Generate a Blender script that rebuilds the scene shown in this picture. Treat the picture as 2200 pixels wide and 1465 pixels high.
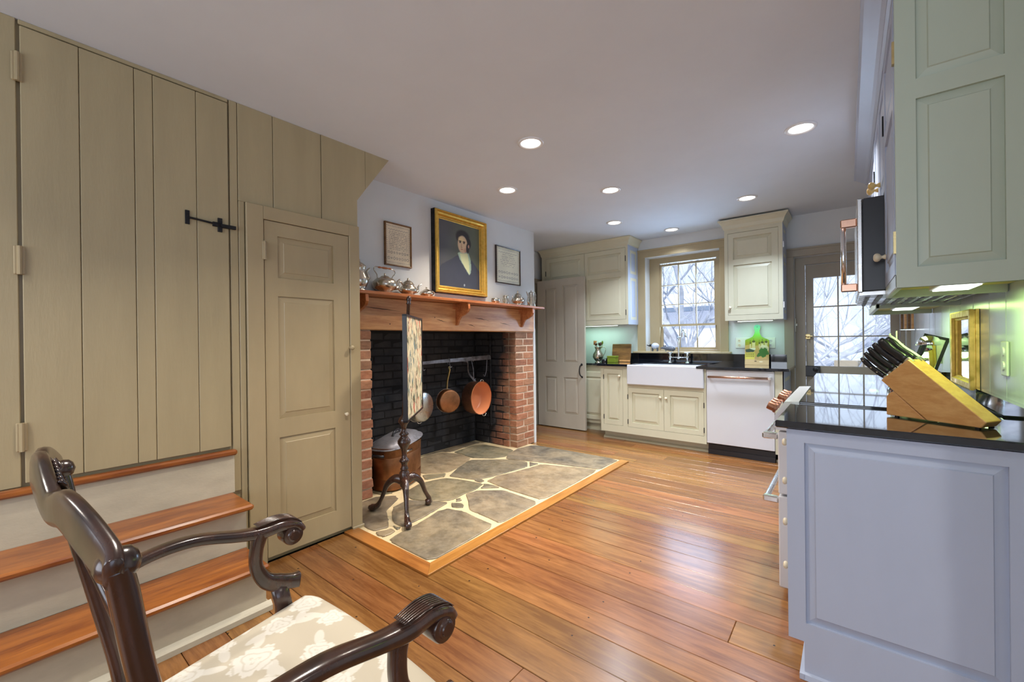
import bpy, math, random
from mathutils import Vector, Matrix
import numpy as np
random.seed(7)
PI = math.pi
for o in list(bpy.data.objects): bpy.data.objects.remove(o)
SC = bpy.context.scene
COL = SC.collection
# ------------------------------------------------------------------ camera
cd = bpy.data.cameras.new('camera'); cam = bpy.data.objects.new('camera', cd); COL.objects.link(cam)
cd.sensor_width = 36.0; cd.lens = 903.4/2200*36; cd.clip_start = 0.02; cd.clip_end = 200
cam.matrix_world = (Matrix.Translation((.0316, -.0154, 1.2048)) @ Matrix.Rotation(.6746, 4, 'Z')
                    @ Matrix.Rotation(PI/2-.0018, 4, 'X') @ Matrix.Rotation(-.0116, 4, 'Z'))
SC.camera = cam
# ------------------------------------------------------------------ exposure, world, lights
vs = SC.view_settings
vs.view_transform = 'Standard'; vs.look = 'None'; vs.gamma = 1; vs.use_curve_mapping = False
vs.exposure = 0.0
w = bpy.data.worlds.new('sky'); SC.world = w; w.use_nodes = True
bg = w.node_tree.nodes['Background']; bg.inputs[0].default_value = (.66, .79, 1.0, 1); bg.inputs[1].default_value = 1.45

def area(name, loc, direction, sx, sy, power, color, shape='RECTANGLE', spread=PI):
    l = bpy.data.lights.new(name, 'AREA'); l.shape = shape; l.size = sx
    if shape == 'RECTANGLE': l.size_y = sy
    l.energy = power; l.color = color; l.spread = spread
    o = bpy.data.objects.new(name, l); COL.objects.link(o); o.location = loc
    o.rotation_euler = Vector(direction).to_track_quat('-Z', 'Y').to_euler()
    return o
sl_ = bpy.data.lights.new('sun', 'SUN'); sl_.energy = 4.2; sl_.angle = .05; sl_.color = (1, .95, .88); so_ = bpy.data.objects.new('sun', sl_); COL.objects.link(so_)
so_.rotation_euler = Vector((-.35, .62, -.62)).to_track_quat('-Z', 'Y').to_euler(); so_.location = (0, -4, 8)
# fill daylight added at unseen openings, behind and to the right of the camera
area('front_daylight_fill', (-.9, -2.46, 1.45), (0, 1, .22), 2.3, 1.5, 40, (.86, .92, 1.0))
area('side_daylight_fill', (2.46, -.6, 1.4), (-1, .1, .1), 1.6, 1.4, 9, (.62, .76, 1.0))
# daylight that comes in at the sink window and at the glazed door
area('daylight_sink_window', (-1.53, 5.62, 1.6), (.12, -1, .42), .66, .95, 21, (.46, .68, 1.0))
area('door_sky_portal', (.05, 5.64, 1.36), (0, -1, 0), .62, .94, 1, (1, 1, 1)).data.cycles.is_portal = True
WARM = (1.0, .83, .62); COOL = (.96, .95, 1.0)
CEIL = 2.47
DOWN = [(-1.551, 2.179, 'near middle of ceiling, above hearth edge', (1, .90, .78), 7),
        (-.184, 3.077, 'beside tall cabinet crown, rightmost of near row', (.95, .93, .92), 7),
        (-2.199, 2.735, 'nearest to gold framed portrait', (1, .86, .70), 7),
        (-1.533, 3.305, 'at centre of kitchen ceiling, between portrait and sink window', (.84, .91, 1), 7),
        (-.675, 4.301, 'in front of right hand wall cabinet', (.72, .84, 1), 7),
        (-1.942, 4.256, 'in front of left hand double wall cabinet', (.82, .89, 1), 6),
        (-1.562, 4.971, 'smallest looking, directly above sink window', (.80, .88, 1), 3)]
EXTRA = [(-1.2, .9), (-1.9, -.9), (.4, -1.2), (1.4, .6)]      # further overhead area lights without fixtures, out of frame
LAMP = 2.6

# ------------------------------------------------------------------ helpers
def S(r, g, b, a=1):
    f = lambda c: (c/255/12.92) if c/255 <= .04045 else ((c/255+.055)/1.055)**2.4
    return (f(r), f(g), f(b), a)

class MB:
    def __init__(s, M=None): s.v = []; s.f = []; s.M = M
    def add(s, vs_, fs, M=None):
        n = len(s.v); T = M if M is not None else s.M
        for p in vs_:
            p = Vector(p)
            s.v.append(T @ p if T is not None else p)
        s.f += [tuple(i+n for i in f) for f in fs]; return s
    def box(s, x0, y0, z0, x1, y1, z1, M=None):
        x0, x1 = sorted((x0, x1)); y0, y1 = sorted((y0, y1)); z0, z1 = sorted((z0, z1))
        return s.add([(x0,y0,z0),(x1,y0,z0),(x1,y1,z0),(x0,y1,z0),(x0,y0,z1),(x1,y0,z1),(x1,y1,z1),(x0,y1,z1)],
                     [(0,3,2,1),(4,5,6,7),(0,1,5,4),(1,2,6,5),(2,3,7,6),(3,0,4,7)], M)
    def cbox(s, x0, y0, z0, x1, y1, z1, c=.004, M=None):
        """box with chamfered edges"""
        x0, x1 = sorted((x0, x1)); y0, y1 = sorted((y0, y1)); z0, z1 = sorted((z0, z1))
        c = min(c, (x1-x0)*.45, (y1-y0)*.45, (z1-z0)*.45)
        import itertools
        V = []; idx = {}
        for sx, sy, sz in itertools.product((0, 1), repeat=3):
            X = (x0, x1)[sx]; Y = (y0, y1)[sy]; Z = (z0, z1)[sz]
            dx = c*(1-2*sx); dy = c*(1-2*sy); dz = c*(1-2*sz)
            for k, p in enumerate(((X, Y+dy, Z+dz), (X+dx, Y, Z+dz), (X+dx, Y+dy, Z))):
                idx[(sx, sy, sz, k)] = len(V); V.append(p)
        g = lambda a, b, d, k: idx[(a, b, d, k)]
        F = []
        for q in (0, 1):
            f = [g(q,0,0,0), g(q,1,0,0), g(q,1,1,0), g(q,0,1,0)]; F.append(f if q else f[::-1])
            f = [g(0,q,0,1), g(1,q,0,1), g(1,q,1,1), g(0,q,1,1)]; F.append(f[::-1] if q else f)
            f = [g(0,0,q,2), g(1,0,q,2), g(1,1,q,2), g(0,1,q,2)]; F.append(f if q else f[::-1])
        for a in (0, 1):
            for b in (0, 1):
                F.append([g(a,b,0,0), g(a,b,1,0), g(a,b,1,1), g(a,b,0,1)][::(1 if (a != b) else -1)])
                F.append([g(a,0,b,0), g(a,1,b,0), g(a,1,b,2), g(a,0,b,2)][::(1 if (a == b) else -1)])
                F.append([g(0,a,b,1), g(1,a,b,1), g(1,a,b,2), g(0,a,b,2)][::(1 if (a != b) else -1)])
        for sx, sy, sz in itertools.product((0, 1), repeat=3):
            f = [g(sx,sy,sz,0), g(sx,sy,sz,1), g(sx,sy,sz,2)]
            F.append(f if (sx+sy+sz) % 2 else f[::-1])
        return s.add(V, [tuple(f) for f in F], M)
    def prism(s, poly, axis, a, b, M=None):
        """poly: 2D outline in the two other axes (in order xyz), extruded a..b along axis"""
        n = len(poly)
        def P(u, v, t):
            return {0: (t, u, v), 1: (u, t, v), 2: (u, v, t)}[axis]
        V = [P(u, v, a) for u, v in poly]+[P(u, v, b) for u, v in poly]
        F = [tuple(range(n))[::-1], tuple(range(n, 2*n))]+[(i, (i+1) % n, n+(i+1) % n, n+i) for i in range(n)]
        return s.add(V, F, M)
    def slab(s, poly, z0, z1, c=.006, M=None):
        """horizontal stone with eased top edge"""
        n = len(poly); cx = sum(p[0] for p in poly)/n; cy = sum(p[1] for p in poly)/n
        def shr(p):
            d = math.hypot(p[0]-cx, p[1]-cy) or 1; k = max(0, 1-c/d); return (cx+(p[0]-cx)*k, cy+(p[1]-cy)*k)
        V = [(x, y, z0) for x, y in poly]+[(x, y, z1-c*.5) for x, y in poly]+[(*shr(p), z1) for p in poly]
        F = [(i, (i+1) % n, n+(i+1) % n, n+i) for i in range(n)]+[(n+i, n+(i+1) % n, 2*n+(i+1) % n, 2*n+i) for i in range(n)]+[tuple(range(2*n, 3*n))]
        return s.add(V, F, M)
    def lathe(s, prof, c=(0,0,0), n=24, M=None, sx=1, sy=1):
        """prof: (r, z) pairs, axis +Z at c"""
        V = []; F = []; T = Matrix.Translation(c)
        if M is not None: T = M @ T if False else Matrix.Translation(c) @ M
        rings = []
        for r, z in prof:
            if r <= 1e-6: rings.append([len(V)]); V.append((0, 0, z))
            else:
                rings.append(list(range(len(V), len(V)+n)))
                V += [(r*sx*math.cos(2*PI*i/n), r*sy*math.sin(2*PI*i/n), z) for i in range(n)]
        for a, b in zip(rings, rings[1:]):
            if len(a) == 1 and len(b) == 1: continue
            for i in range(n):
                j = (i+1) % n
                if len(a) == 1: F.append((a[0], b[j], b[i]))
                elif len(b) == 1: F.append((a[i], a[j], b[0]))
                else: F.append((a[i], a[j], b[j], b[i]))
        V = [T @ Vector(p) for p in V]
        return s.add(V, F)
    def sweep(s, pts, w_, h_, n=12, up=(0,0,1), k=2.0, cap=True, closed=False):
        """superellipse section of half width w_, half height h_ swept along pts"""
        pts = [Vector(p) for p in pts]; N = len(pts)
        W = w_ if hasattr(w_, '__len__') else [w_]*N; Hh = h_ if hasattr(h_, '__len__') else [h_]*N
        V = []; F = []; up = Vector(up); prev = None
        for i, p in enumerate(pts):
            if closed: t = pts[(i+1) % N]-pts[i-1]
            else: t = pts[min(i+1, N-1)]-pts[max(i-1, 0)]
            t.normalize()
            side = t.cross(up)
            if side.length < .15: side = prev if prev is not None else t.cross(Vector((1, .1, 0)))
            side = (side-t*side.dot(t)).normalized()
            if prev is not None and side.dot(prev) < 0: side = -side
            prev = side; nn = side.cross(t).normalized()
            for q in range(n):
                a = 2*PI*q/n; ca, sa = math.cos(a), math.sin(a)
                e = 2/k
                V.append(p+side*W[i]*math.copysign(abs(ca)**e, ca)+nn*Hh[i]*math.copysign(abs(sa)**e, sa))
        m = N if closed else N-1
        for i in range(m):
            for q in range(n):
                a = i*n+q; b = i*n+(q+1) % n; c = ((i+1) % N)*n+(q+1) % n; d = ((i+1) % N)*n+q
                F.append((a, b, c, d))
        if cap and not closed: F += [tuple(range(n))[::-1], tuple((N-1)*n+q for q in range(n))]
        return s.add(V, F)
    def tube(s, pts, r, n=8, **kw): return s.sweep(pts, r, r, n, **kw)
    def rings(s, levels, M=None):
        """loft of rectangles (x0,y0,x1,y1,z), closed at both ends"""
        V = []; F = []
        for x0, y0, x1, y1, z in levels: V += [(x0,y0,z),(x1,y0,z),(x1,y1,z),(x0,y1,z)]
        for k in range(len(levels)-1):
            for i in range(4): F.append((4*k+i, 4*k+(i+1) % 4, 4*k+4+(i+1) % 4, 4*k+4+i))
        m = 4*(len(levels)-1); F += [(3,2,1,0), (m, m+1, m+2, m+3)]
        return s.add(V, F, M)

def spl(pts, n=8):
    """Catmull-Rom through pts"""
    P = [Vector(p) for p in pts]; out = []
    for i in range(len(P)-1):
        a = P[max(i-1, 0)]; b = P[i]; c = P[i+1]; d = P[min(i+2, len(P)-1)]
        for k in range(n):
            t = k/n; out.append(.5*((2*b)+(c-a)*t+(2*a-5*b+4*c-d)*t*t+(3*b-a-3*c+d)*t**3))
    out.append(P[-1]); return out
def lerpl(vals, N):
    x = np.linspace(0, 1, len(vals)); return list(np.interp(np.linspace(0, 1, N), x, vals))

ORI = {}
def org(o): return ORI.get(o.name, Vector((0, 0, 0)))
def mesh_obj(name, mb, mat, smooth=False, off=None):
    me = bpy.data.meshes.new(name)
    off = off or Vector((0, 0, 0))
    me.from_pydata([tuple(v-off) for v in mb.v], [], mb.f); me.update()
    if smooth:
        me.polygons.foreach_set('use_smooth', [True]*len(me.polygons))
    if mat is not None: me.materials.append(mat)
    o = bpy.data.objects.new(name, me); COL.objects.link(o); return o
def part(name, mb, mat, parent, label=None, smooth=False, bevel=0, auto=None):
    o = mesh_obj(name, mb, mat, smooth, org(parent)); o.parent = parent
    ORI[o.name] = org(parent)
    if label: o['label'] = label
    if bevel: bev(o, bevel)
    if smooth and auto: edge_split(o, auto)
    return o
def bev(o, r, seg=2):
    m = o.modifiers.new('bevel', 'BEVEL'); m.width = r; m.segments = seg; m.limit_method = 'ANGLE'; m.angle_limit = .6
def edge_split(o, a=.6):
    m = o.modifiers.new('split', 'EDGE_SPLIT'); m.split_angle = a
def thing(name, label, cat, loc=(0,0,0), group=None):
    o = bpy.data.objects.new(name, None); COL.objects.link(o); o.location = loc; o.empty_display_size = .1
    ORI[o.name] = Vector(loc); o['label'] = label; o['category'] = cat
    if group: o['group'] = group
    return o
def solid(name, mb, mat, label, cat, group=None, smooth=False, bevel=0, auto=None):
    o = mesh_obj(name, mb, mat, smooth); o['label'] = label; o['category'] = cat
    if group: o['group'] = group
    if bevel: bev(o, bevel)
    if smooth and auto: edge_split(o, auto)
    return o
def struct(name, mb, mat, label=None, bevel=0):
    if mb is None: o = bpy.data.objects.new(name, None); COL.objects.link(o); o.empty_display_size = .1
    else: o = mesh_obj(name, mb, mat)
    o['kind'] = 'structure'
    ORI[o.name] = Vector((0, 0, 0))
    if label: o['label'] = label
    if bevel: bev(o, bevel)
    return o

# ------------------------------------------------------------------ materials
def new_mat(name):
    m = bpy.data.materials.new(name); m.use_nodes = True; nt = m.node_tree
    b = nt.nodes['Principled BSDF']; return m, nt, b
def N(nt, t, **kw):
    n = nt.nodes.new(t)
    for k, v in kw.items():
        if k.startswith('i_'): n.inputs[int(k[2:])].default_value = v
        else: setattr(n, k, v)
    return n
def mixc(nt, fac, a, b, mode='MIX'):
    n = nt.nodes.new('ShaderNodeMix'); n.data_type = 'RGBA'; n.blend_type = mode
    for sock, v in ((n.inputs[0], fac), (n.inputs[6], a), (n.inputs[7], b)):
        if hasattr(v, 'links') or hasattr(v, 'is_output'): nt.links.new(v, sock)
        else: sock.default_value = v
    return n.outputs[2]
def bump(nt, b, h, strength=.2, dist=.01):
    n = nt.nodes.new('ShaderNodeBump'); n.inputs['Strength'].default_value = strength; n.inputs['Distance'].default_value = dist
    nt.links.new(h, n.inputs['Height']); nt.links.new(n.outputs[0], b.inputs['Normal'])
def coords(nt, scale=(1,1,1), kind='Object', rand=False):
    tc = nt.nodes.new('ShaderNodeTexCoord'); mp = nt.nodes.new('ShaderNodeMapping'); mp.inputs['Scale'].default_value = scale
    nt.links.new(tc.outputs[kind], mp.inputs[0])
    if rand:
        oi = nt.nodes.new('ShaderNodeObjectInfo'); mu = N(nt, 'ShaderNodeMath', operation='MULTIPLY', i_1=37.0)
        nt.links.new(oi.outputs['Random'], mu.inputs[0])
        cb = nt.nodes.new('ShaderNodeCombineXYZ')
        for i in range(3): nt.links.new(mu.outputs[0], cb.inputs[i])
        nt.links.new(cb.outputs[0], mp.inputs['Location'])
    return mp.outputs[0]
def ramp(nt, fac, stops):
    r = nt.nodes.new('ShaderNodeValToRGB'); e = r.color_ramp.elements
    while len(e) < len(stops): e.new(.5)
    for k, (p, c) in enumerate(stops): e[k].position = p; e[k].color = c
    nt.links.new(fac, r.inputs[0]); return r.outputs[0]
def noise(nt, vec, scale, detail=3, rough=.5, dist=0):
    n = N(nt, 'ShaderNodeTexNoise'); n.inputs['Scale'].default_value = scale; n.inputs['Detail'].default_value = detail
    n.inputs['Roughness'].default_value = rough; n.inputs['Distortion'].default_value = dist
    nt.links.new(vec, n.inputs['Vector']); return n.outputs['Fac']
def paint(name, col, rough=.45, var=.06, bumpk=.06, grain=(3, 3, 3), spec=.5, coat=0):
    m, nt, b = new_mat(name); v = coords(nt, grain)
    n1 = noise(nt, v, 2.2, 4, .6); dark = tuple(c*(1-var*1.6) for c in col[:3])+(1,); lite = tuple(min(1, c*(1+var)) for c in col[:3])+(1,)
    nt.links.new(ramp(nt, n1, [(.3, dark), (.7, lite)]), b.inputs['Base Color'])
    b.inputs['Roughness'].default_value = rough; b.inputs['Specular IOR Level'].default_value = spec
    if coat: b.inputs['Coat Weight'].default_value = coat; b.inputs['Coat Roughness'].default_value = .15
    n2 = noise(nt, v, 30, 3, .6); bump(nt, b, n2, bumpk, .004)
    return m
def metal(name, col, rough=.25, var=.15, scale=8, met=1.0):
    m, nt, b = new_mat(name); v = coords(nt)
    n1 = noise(nt, v, scale, 4, .6); d = tuple(c*(1-var*2) for c in col[:3])+(1,)
    nt.links.new(ramp(nt, n1, [(.3, d), (.65, col)]), b.inputs['Base Color']); b.inputs['Metallic'].default_value = met
    r = ramp(nt, n1, [(.3, (rough*1.7,)*3+(1,)), (.7, (rough*.8,)*3+(1,))]); nt.links.new(r, b.inputs['Roughness'])
    return m
def wood(name, c1, c2, scale=(1, 12, 12), rough=.4, coat=.0, rand=False, k=1.0, hue=0, knots=False):
    m, nt, b = new_mat(name); v = coords(nt, scale, rand=rand)
    n1 = noise(nt, v, 2.2*k, 6, .62, .6); n2 = noise(nt, v, 9*k, 3, .7, .2)
    a = N(nt, 'ShaderNodeMath', operation='MULTIPLY_ADD', i_1=.35); nt.links.new(n2, a.inputs[0]); nt.links.new(n1, a.inputs[2])
    col = ramp(nt, a.outputs[0], [(.42, c1), (.62, tuple((p+q)/2 for p, q in zip(c1, c2))), (.80, c2)])
    if rand:
        oi = nt.nodes.new('ShaderNodeObjectInfo')
        hs = nt.nodes.new('ShaderNodeHueSaturation'); nt.links.new(col, hs.inputs['Color'])
        mr = N(nt, 'ShaderNodeMapRange'); mr.inputs['To Min'].default_value = .78; mr.inputs['To Max'].default_value = 1.2
        nt.links.new(oi.outputs['Random'], mr.inputs[0]); nt.links.new(mr.outputs[0], hs.inputs['Value'])
        ml = N(nt, 'ShaderNodeMath', operation='MULTIPLY', i_1=7.3); fr = N(nt, 'ShaderNodeMath', operation='FRACT')
        nt.links.new(oi.outputs['Random'], ml.inputs[0]); nt.links.new(ml.outputs[0], fr.inputs[0])
        mh = N(nt, 'ShaderNodeMapRange'); mh.inputs['To Min'].default_value = .49; mh.inputs['To Max'].default_value = .51
        nt.links.new(fr.outputs[0], mh.inputs[0]); nt.links.new(mh.outputs[0], hs.inputs['Hue'])
        col = hs.outputs[0]
    if knots:
        tc = nt.nodes.new('ShaderNodeTexCoord'); vo = N(nt, 'ShaderNodeTexVoronoi'); vo.inputs['Scale'].default_value = 7
        nt.links.new(tc.outputs['Object'], vo.inputs['Vector'])
        cm = N(nt, 'ShaderNodeMath', operation='LESS_THAN', i_1=.035); nt.links.new(vo.outputs['Distance'], cm.inputs[0])
        col = mixc(nt, cm.outputs[0], col, (.03, .012, .006, 1))
    nt.links.new(col, b.inputs['Base Color']); b.inputs['Roughness'].default_value = rough
    if coat: b.inputs['Coat Weight'].default_value = coat; b.inputs['Coat Roughness'].default_value = .22
    bump(nt, b, a.outputs[0], .12, .004)
    return m

M_ceil = paint('ceiling_plaster', S(212, 220, 229), .75, .02, .15, (1, 1, 1), .3)
M_white = paint('white_plaster', S(214, 218, 220), .75, .02, .15, (1, 1, 1), .3)
M_tan = paint('tan_paint', S(170, 156, 122), .38, .05, .12, (4, 4, .6), .5)
M_tanw = paint('tan_trim_paint', S(170, 154, 120), .42, .04, .06, (3, 3, 1))
M_riser = paint('riser_paint', S(190, 182, 160), .5, .09, .15, (2, 2, 5))
M_rboard = paint('boarded_wall_gloss', S(196, 204, 204), .22, .03, .06, (4, 4, .6))
M_grey = paint('grey_beige_paint', S(158, 148, 130), .42, .04, .06, (3, 3, 1))
M_cab = paint('cream_cabinet_paint', S(206, 203, 178), .38, .02, .05, (3, 3, 1))
M_cabg = paint('sage_cream_paint', S(176, 186, 168), .38, .02, .05, (3, 3, 1))
M_cabw = paint('white_cabinet_paint', S(172, 182, 202), .4, .02, .05, (3, 3, 1))
M_enam = paint('white_enamel', S(208, 209, 214), .18, .01, .0, (1, 1, 1), .5, .4)
M_knob = paint('cream_knob', S(226, 214, 186), .3, .03, .02)
M_knobw = paint('warm_lit_cream_knob', S(214, 180, 110), .3, .08, .02)  # cream wooden knob with warm light put into its colour
M_iron = metal('black_iron', (.025, .025, .028, 1), .5, .2, 20, .6)
M_irong = metal('grey_worn_iron', (.32, .32, .36, 1), .45, .25, 14, .8)
M_black = paint('black_plastic', (.012, .012, .016, 1), .3, .1, .02)
M_blkglass = paint('black_glass', (.006, .008, .014, 1), .04, .05, 0, (1, 1, 1), .6)
M_silver = metal('old_silver', (.72, .66, .56, 1), .2, .22, 9)
M_chrome = metal('chrome', (.82, .83, .86, 1), .08, .03)
M_steel = metal('brushed_steel', (.66, .65, .64, 1), .22, .06)
M_copper = metal('copper', (.72, .36, .22, 1), .28, .18, 7)
M_copd = metal('dark_old_copper', (.42, .19, .09, 1), .36, .3, 5)
M_coph = metal('brushed_copper_handle', (.70, .42, .30, 1), .25, .06, 4)
M_brass = metal('brass', (.66, .52, .25, 1), .3, .15)
M_gold = metal('gilt', (.80, .53, .12, 1), .36, .10, 30, .85)
M_copin = paint('copper_lining', S(214, 140, 96), .3, .05, .02, (1, 1, 1), .6)
M_plank = wood('floor_plank', S(156, 108, 58), S(114, 72, 34), (1.1, 11, 11), .27, .4, True, 1.0, knots=True)
M_floorb = paint('floor_gap', (.035, .018, .008, 1), .8)
M_dgrey = paint('open_door_paint', S(190, 183, 168), .42, .04, .06, (3, 3, 1))
M_dcop = metal('dark_copper_knob', (.40, .19, .12, 1), .3, .2, 7)
M_tread = wood('stair_tread_wood', S(170, 102, 38), S(116, 58, 18), (9, 1.2, 9), .3, .3)
M_board = wood('border_board_wood', S(186, 132, 66), S(156, 104, 46), (9, 1.0, 9), .28, .35)
M_boardx = wood('border_board_wood_short', S(176, 116, 56), S(138, 84, 36), (1.0, 9, 9), .28, .35)
M_beam = wood('old_pine_beam', S(220, 170, 116), S(180, 124, 78), (14, .9, 9), .38, .25, knots=True)
M_shelf = wood('mantel_pine', S(200, 130, 78), S(152, 86, 44), (10, 1, 10), .35, .25)
M_mahog = wood('dark_mahogany', (.075, .030, .018, 1), (.020, .009, .007, 1), (6, 6, 2), .22, .55)
M_maple = wood('maple', S(214, 164, 106), S(190, 134, 78), (4, 4, 14), .35, .1)
M_mapleu = wood('unpainted_maple_underside', S(222, 206, 120), S(206, 186, 100), (3, 12, 3), .5)
M_cutb = wood('walnut_cutting_board', S(150, 108, 58), S(104, 72, 38), (2, 8, 9), .45)
M_gran = paint('black_granite', (.010, .012, .018, 1), .06, .5, .0, (40, 40, 40), .6)
for m_ in (M_gran, M_blkglass):
    b_ = m_.node_tree.nodes['Principled BSDF']; b_.inputs['IOR'].default_value = 1.55; b_.inputs['Specular IOR Level'].default_value = .5
    b_.inputs['Coat Weight'].default_value = 1.0; b_.inputs['Coat Roughness'].default_value = .03; b_.inputs['Coat IOR'].default_value = 1.45
M_green = paint('green_painted_tin', S(122, 140, 40), .4, .04)
M_lens, nt, b = new_mat('lamp_lens'); b.inputs['Base Color'].default_value = (1, 1, 1, 1)
b.inputs['Emission Color'].default_value = (1, .98, .94, 1); b.inputs['Emission Strength'].default_value = 6.0
M_bar, nt, b = new_mat('led_bar'); b.inputs['Base Color'].default_value = (1, 1, 1, 1)
b.inputs['Emission Color'].default_value = (.86, 1, .90, 1); b.inputs['Emission Strength'].default_value = 2.2
M_trimw = paint('lamp_trim_white', S(226, 226, 226), .3, .01, 0)
M_plate = paint('ivory_plate', S(222, 226, 214), .3, .01, 0)
M_bamb = paint('snow_ground', S(214, 220, 232), .9, .06, .3, (.3, .3, .3))
M_bark = paint('hazy_bark', S(172, 178, 190), .9, .2, .3, (3, 3, 3))  # bark paled to grey-blue, outdoor haze put into its colour
M_siding = paint('pale_siding', S(226, 226, 232), .8, .03)
M_roof = paint('pale_roof', S(214, 220, 234), .8, .05)
M_gutter = paint('slate_gutter', S(112, 128, 150), .6, .05)
M_figw = paint('white_blue_glaze', S(196, 204, 222), .25, .12, 0, (12, 12, 12))
M_figg = paint('slate_glaze', S(92, 98, 110), .4, .2, .1, (20, 20, 20))

# thin window glass: lets the light through, keeps a weak mirror image
M_glass = bpy.data.materials.new('window_glass'); M_glass.use_nodes = True; nt = M_glass.node_tree
nt.nodes.remove(nt.nodes['Principled BSDF'])
tr = nt.nodes.new('ShaderNodeBsdfTransparent'); gl = nt.nodes.new('ShaderNodeBsdfGlossy'); gl.inputs['Roughness'].default_value = .03
fr = nt.nodes.new('ShaderNodeFresnel'); fr.inputs[0].default_value = 1.35; mx = nt.nodes.new('ShaderNodeMixShader')
nt.links.new(fr.outputs[0], mx.inputs[0]); nt.links.new(tr.outputs[0], mx.inputs[1]); nt.links.new(gl.outputs[0], mx.inputs[2])
nt.links.new(mx.outputs[0], nt.nodes['Material Output'].inputs[0])
M_mirror = metal('mirror_glass', (.86, .88, .92, 1), .02, .0)

# bricks: every brick its own tint, soot that thickens into the firebox
def brick_mat():
    m, nt, b = new_mat('old_brick'); v = coords(nt, (1, 1, 1), 'Object', True)
    oi = nt.nodes.new('ShaderNodeObjectInfo')
    base = ramp(nt, oi.outputs['Random'], [(0, S(140, 86, 58)), (.4, S(166, 104, 70)), (.75, S(180, 128, 92)), (1, S(128, 98, 70))])
    n = noise(nt, v, 3, 5, .7); c2 = mixc(nt, .35, base, ramp(nt, n, [(.3, S(105, 58, 44)), (.7, S(216, 160, 132))]))
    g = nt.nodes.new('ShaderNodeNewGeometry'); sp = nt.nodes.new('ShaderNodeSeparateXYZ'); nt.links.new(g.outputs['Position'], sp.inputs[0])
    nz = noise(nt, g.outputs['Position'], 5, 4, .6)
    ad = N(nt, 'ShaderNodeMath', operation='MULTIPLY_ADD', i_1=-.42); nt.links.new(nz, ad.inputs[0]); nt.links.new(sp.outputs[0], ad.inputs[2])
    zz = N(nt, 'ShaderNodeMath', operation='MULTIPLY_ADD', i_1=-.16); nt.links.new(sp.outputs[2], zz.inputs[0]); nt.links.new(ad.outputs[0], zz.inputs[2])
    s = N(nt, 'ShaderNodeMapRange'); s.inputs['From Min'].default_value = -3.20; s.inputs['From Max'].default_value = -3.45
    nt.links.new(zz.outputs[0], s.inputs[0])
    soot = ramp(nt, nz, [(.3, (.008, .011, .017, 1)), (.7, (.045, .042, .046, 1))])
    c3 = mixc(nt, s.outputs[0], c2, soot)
    nt.links.new(c3, b.inputs['Base Color']); b.inputs['Roughness'].default_value = .8
    nb = noise(nt, v, 18, 4, .7); bump(nt, b, nb, .5, .004)
    return m
M_brick = brick_mat()
def mortar_mat():
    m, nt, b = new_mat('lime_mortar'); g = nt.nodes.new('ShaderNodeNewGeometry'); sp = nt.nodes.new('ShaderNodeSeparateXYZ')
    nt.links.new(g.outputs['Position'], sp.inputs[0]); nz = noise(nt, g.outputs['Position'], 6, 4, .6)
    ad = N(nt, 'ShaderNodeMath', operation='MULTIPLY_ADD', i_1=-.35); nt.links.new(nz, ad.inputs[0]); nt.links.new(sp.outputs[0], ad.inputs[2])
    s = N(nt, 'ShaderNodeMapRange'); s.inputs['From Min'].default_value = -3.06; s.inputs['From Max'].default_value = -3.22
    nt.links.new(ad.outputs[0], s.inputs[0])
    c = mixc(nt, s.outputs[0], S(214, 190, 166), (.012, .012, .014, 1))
    nt.links.new(c, b.inputs['Base Color']); b.inputs['Roughness'].default_value = .9
    nb = noise(nt, g.outputs['Position'], 60, 3, .7); bump(nt, b, nb, .6, .004)
    return m
M_mortar = mortar_mat()
def stone_mat():
    m, nt, b = new_mat('flagstone'); v = coords(nt, (1, 1, 1), 'Object', True)
    oi = nt.nodes.new('ShaderNodeObjectInfo')
    base = ramp(nt, oi.outputs['Random'], [(0, S(84, 86, 66)), (.35, S(112, 104, 76)), (.6, S(98, 86, 76)), (.8, S(150, 124, 92)), (1, S(74, 80, 72))])
    n = noise(nt, v, 2.6, 6, .65, .5); n3 = noise(nt, v, 14, 4, .7)
    c2 = mixc(nt, .5, base, ramp(nt, n, [(.38, S(62, 60, 52)), (.5, S(112, 100, 74)), (.62, S(164, 144, 108))]))
    c3 = mixc(nt, .25, c2, ramp(nt, n3, [(.35, S(64, 62, 56)), (.7, S(176, 166, 146))]))
    nt.links.new(c3, b.inputs['Base Color']); b.inputs['Roughness'].default_value = .5
    bump(nt, b, n3, .35, .006); return m
M_stone = stone_mat()
M_hmort = paint('hearth_mortar', S(206, 186, 146), .85, .08, .5, (6, 6, 6))
M_vcol, nt, b = new_mat('printed_colour')
at = nt.nodes.new('ShaderNodeAttribute'); at.attribute_name = 'Col'; nt.links.new(at.outputs['Color'], b.inputs['Base Color']); b.inputs['Roughness'].default_value = .45
M_fab, nt, b = new_mat('damask_fabric')
at = nt.nodes.new('ShaderNodeAttribute'); at.attribute_name = 'Col'; nt.links.new(at.outputs['Color'], b.inputs['Base Color']); b.inputs['Roughness'].default_value = .7
b.inputs['Sheen Weight'].default_value = .15; v = coords(nt, (260, 260, 260)); bump(nt, b, noise(nt, v, 3, 2), .15, .001)
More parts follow.
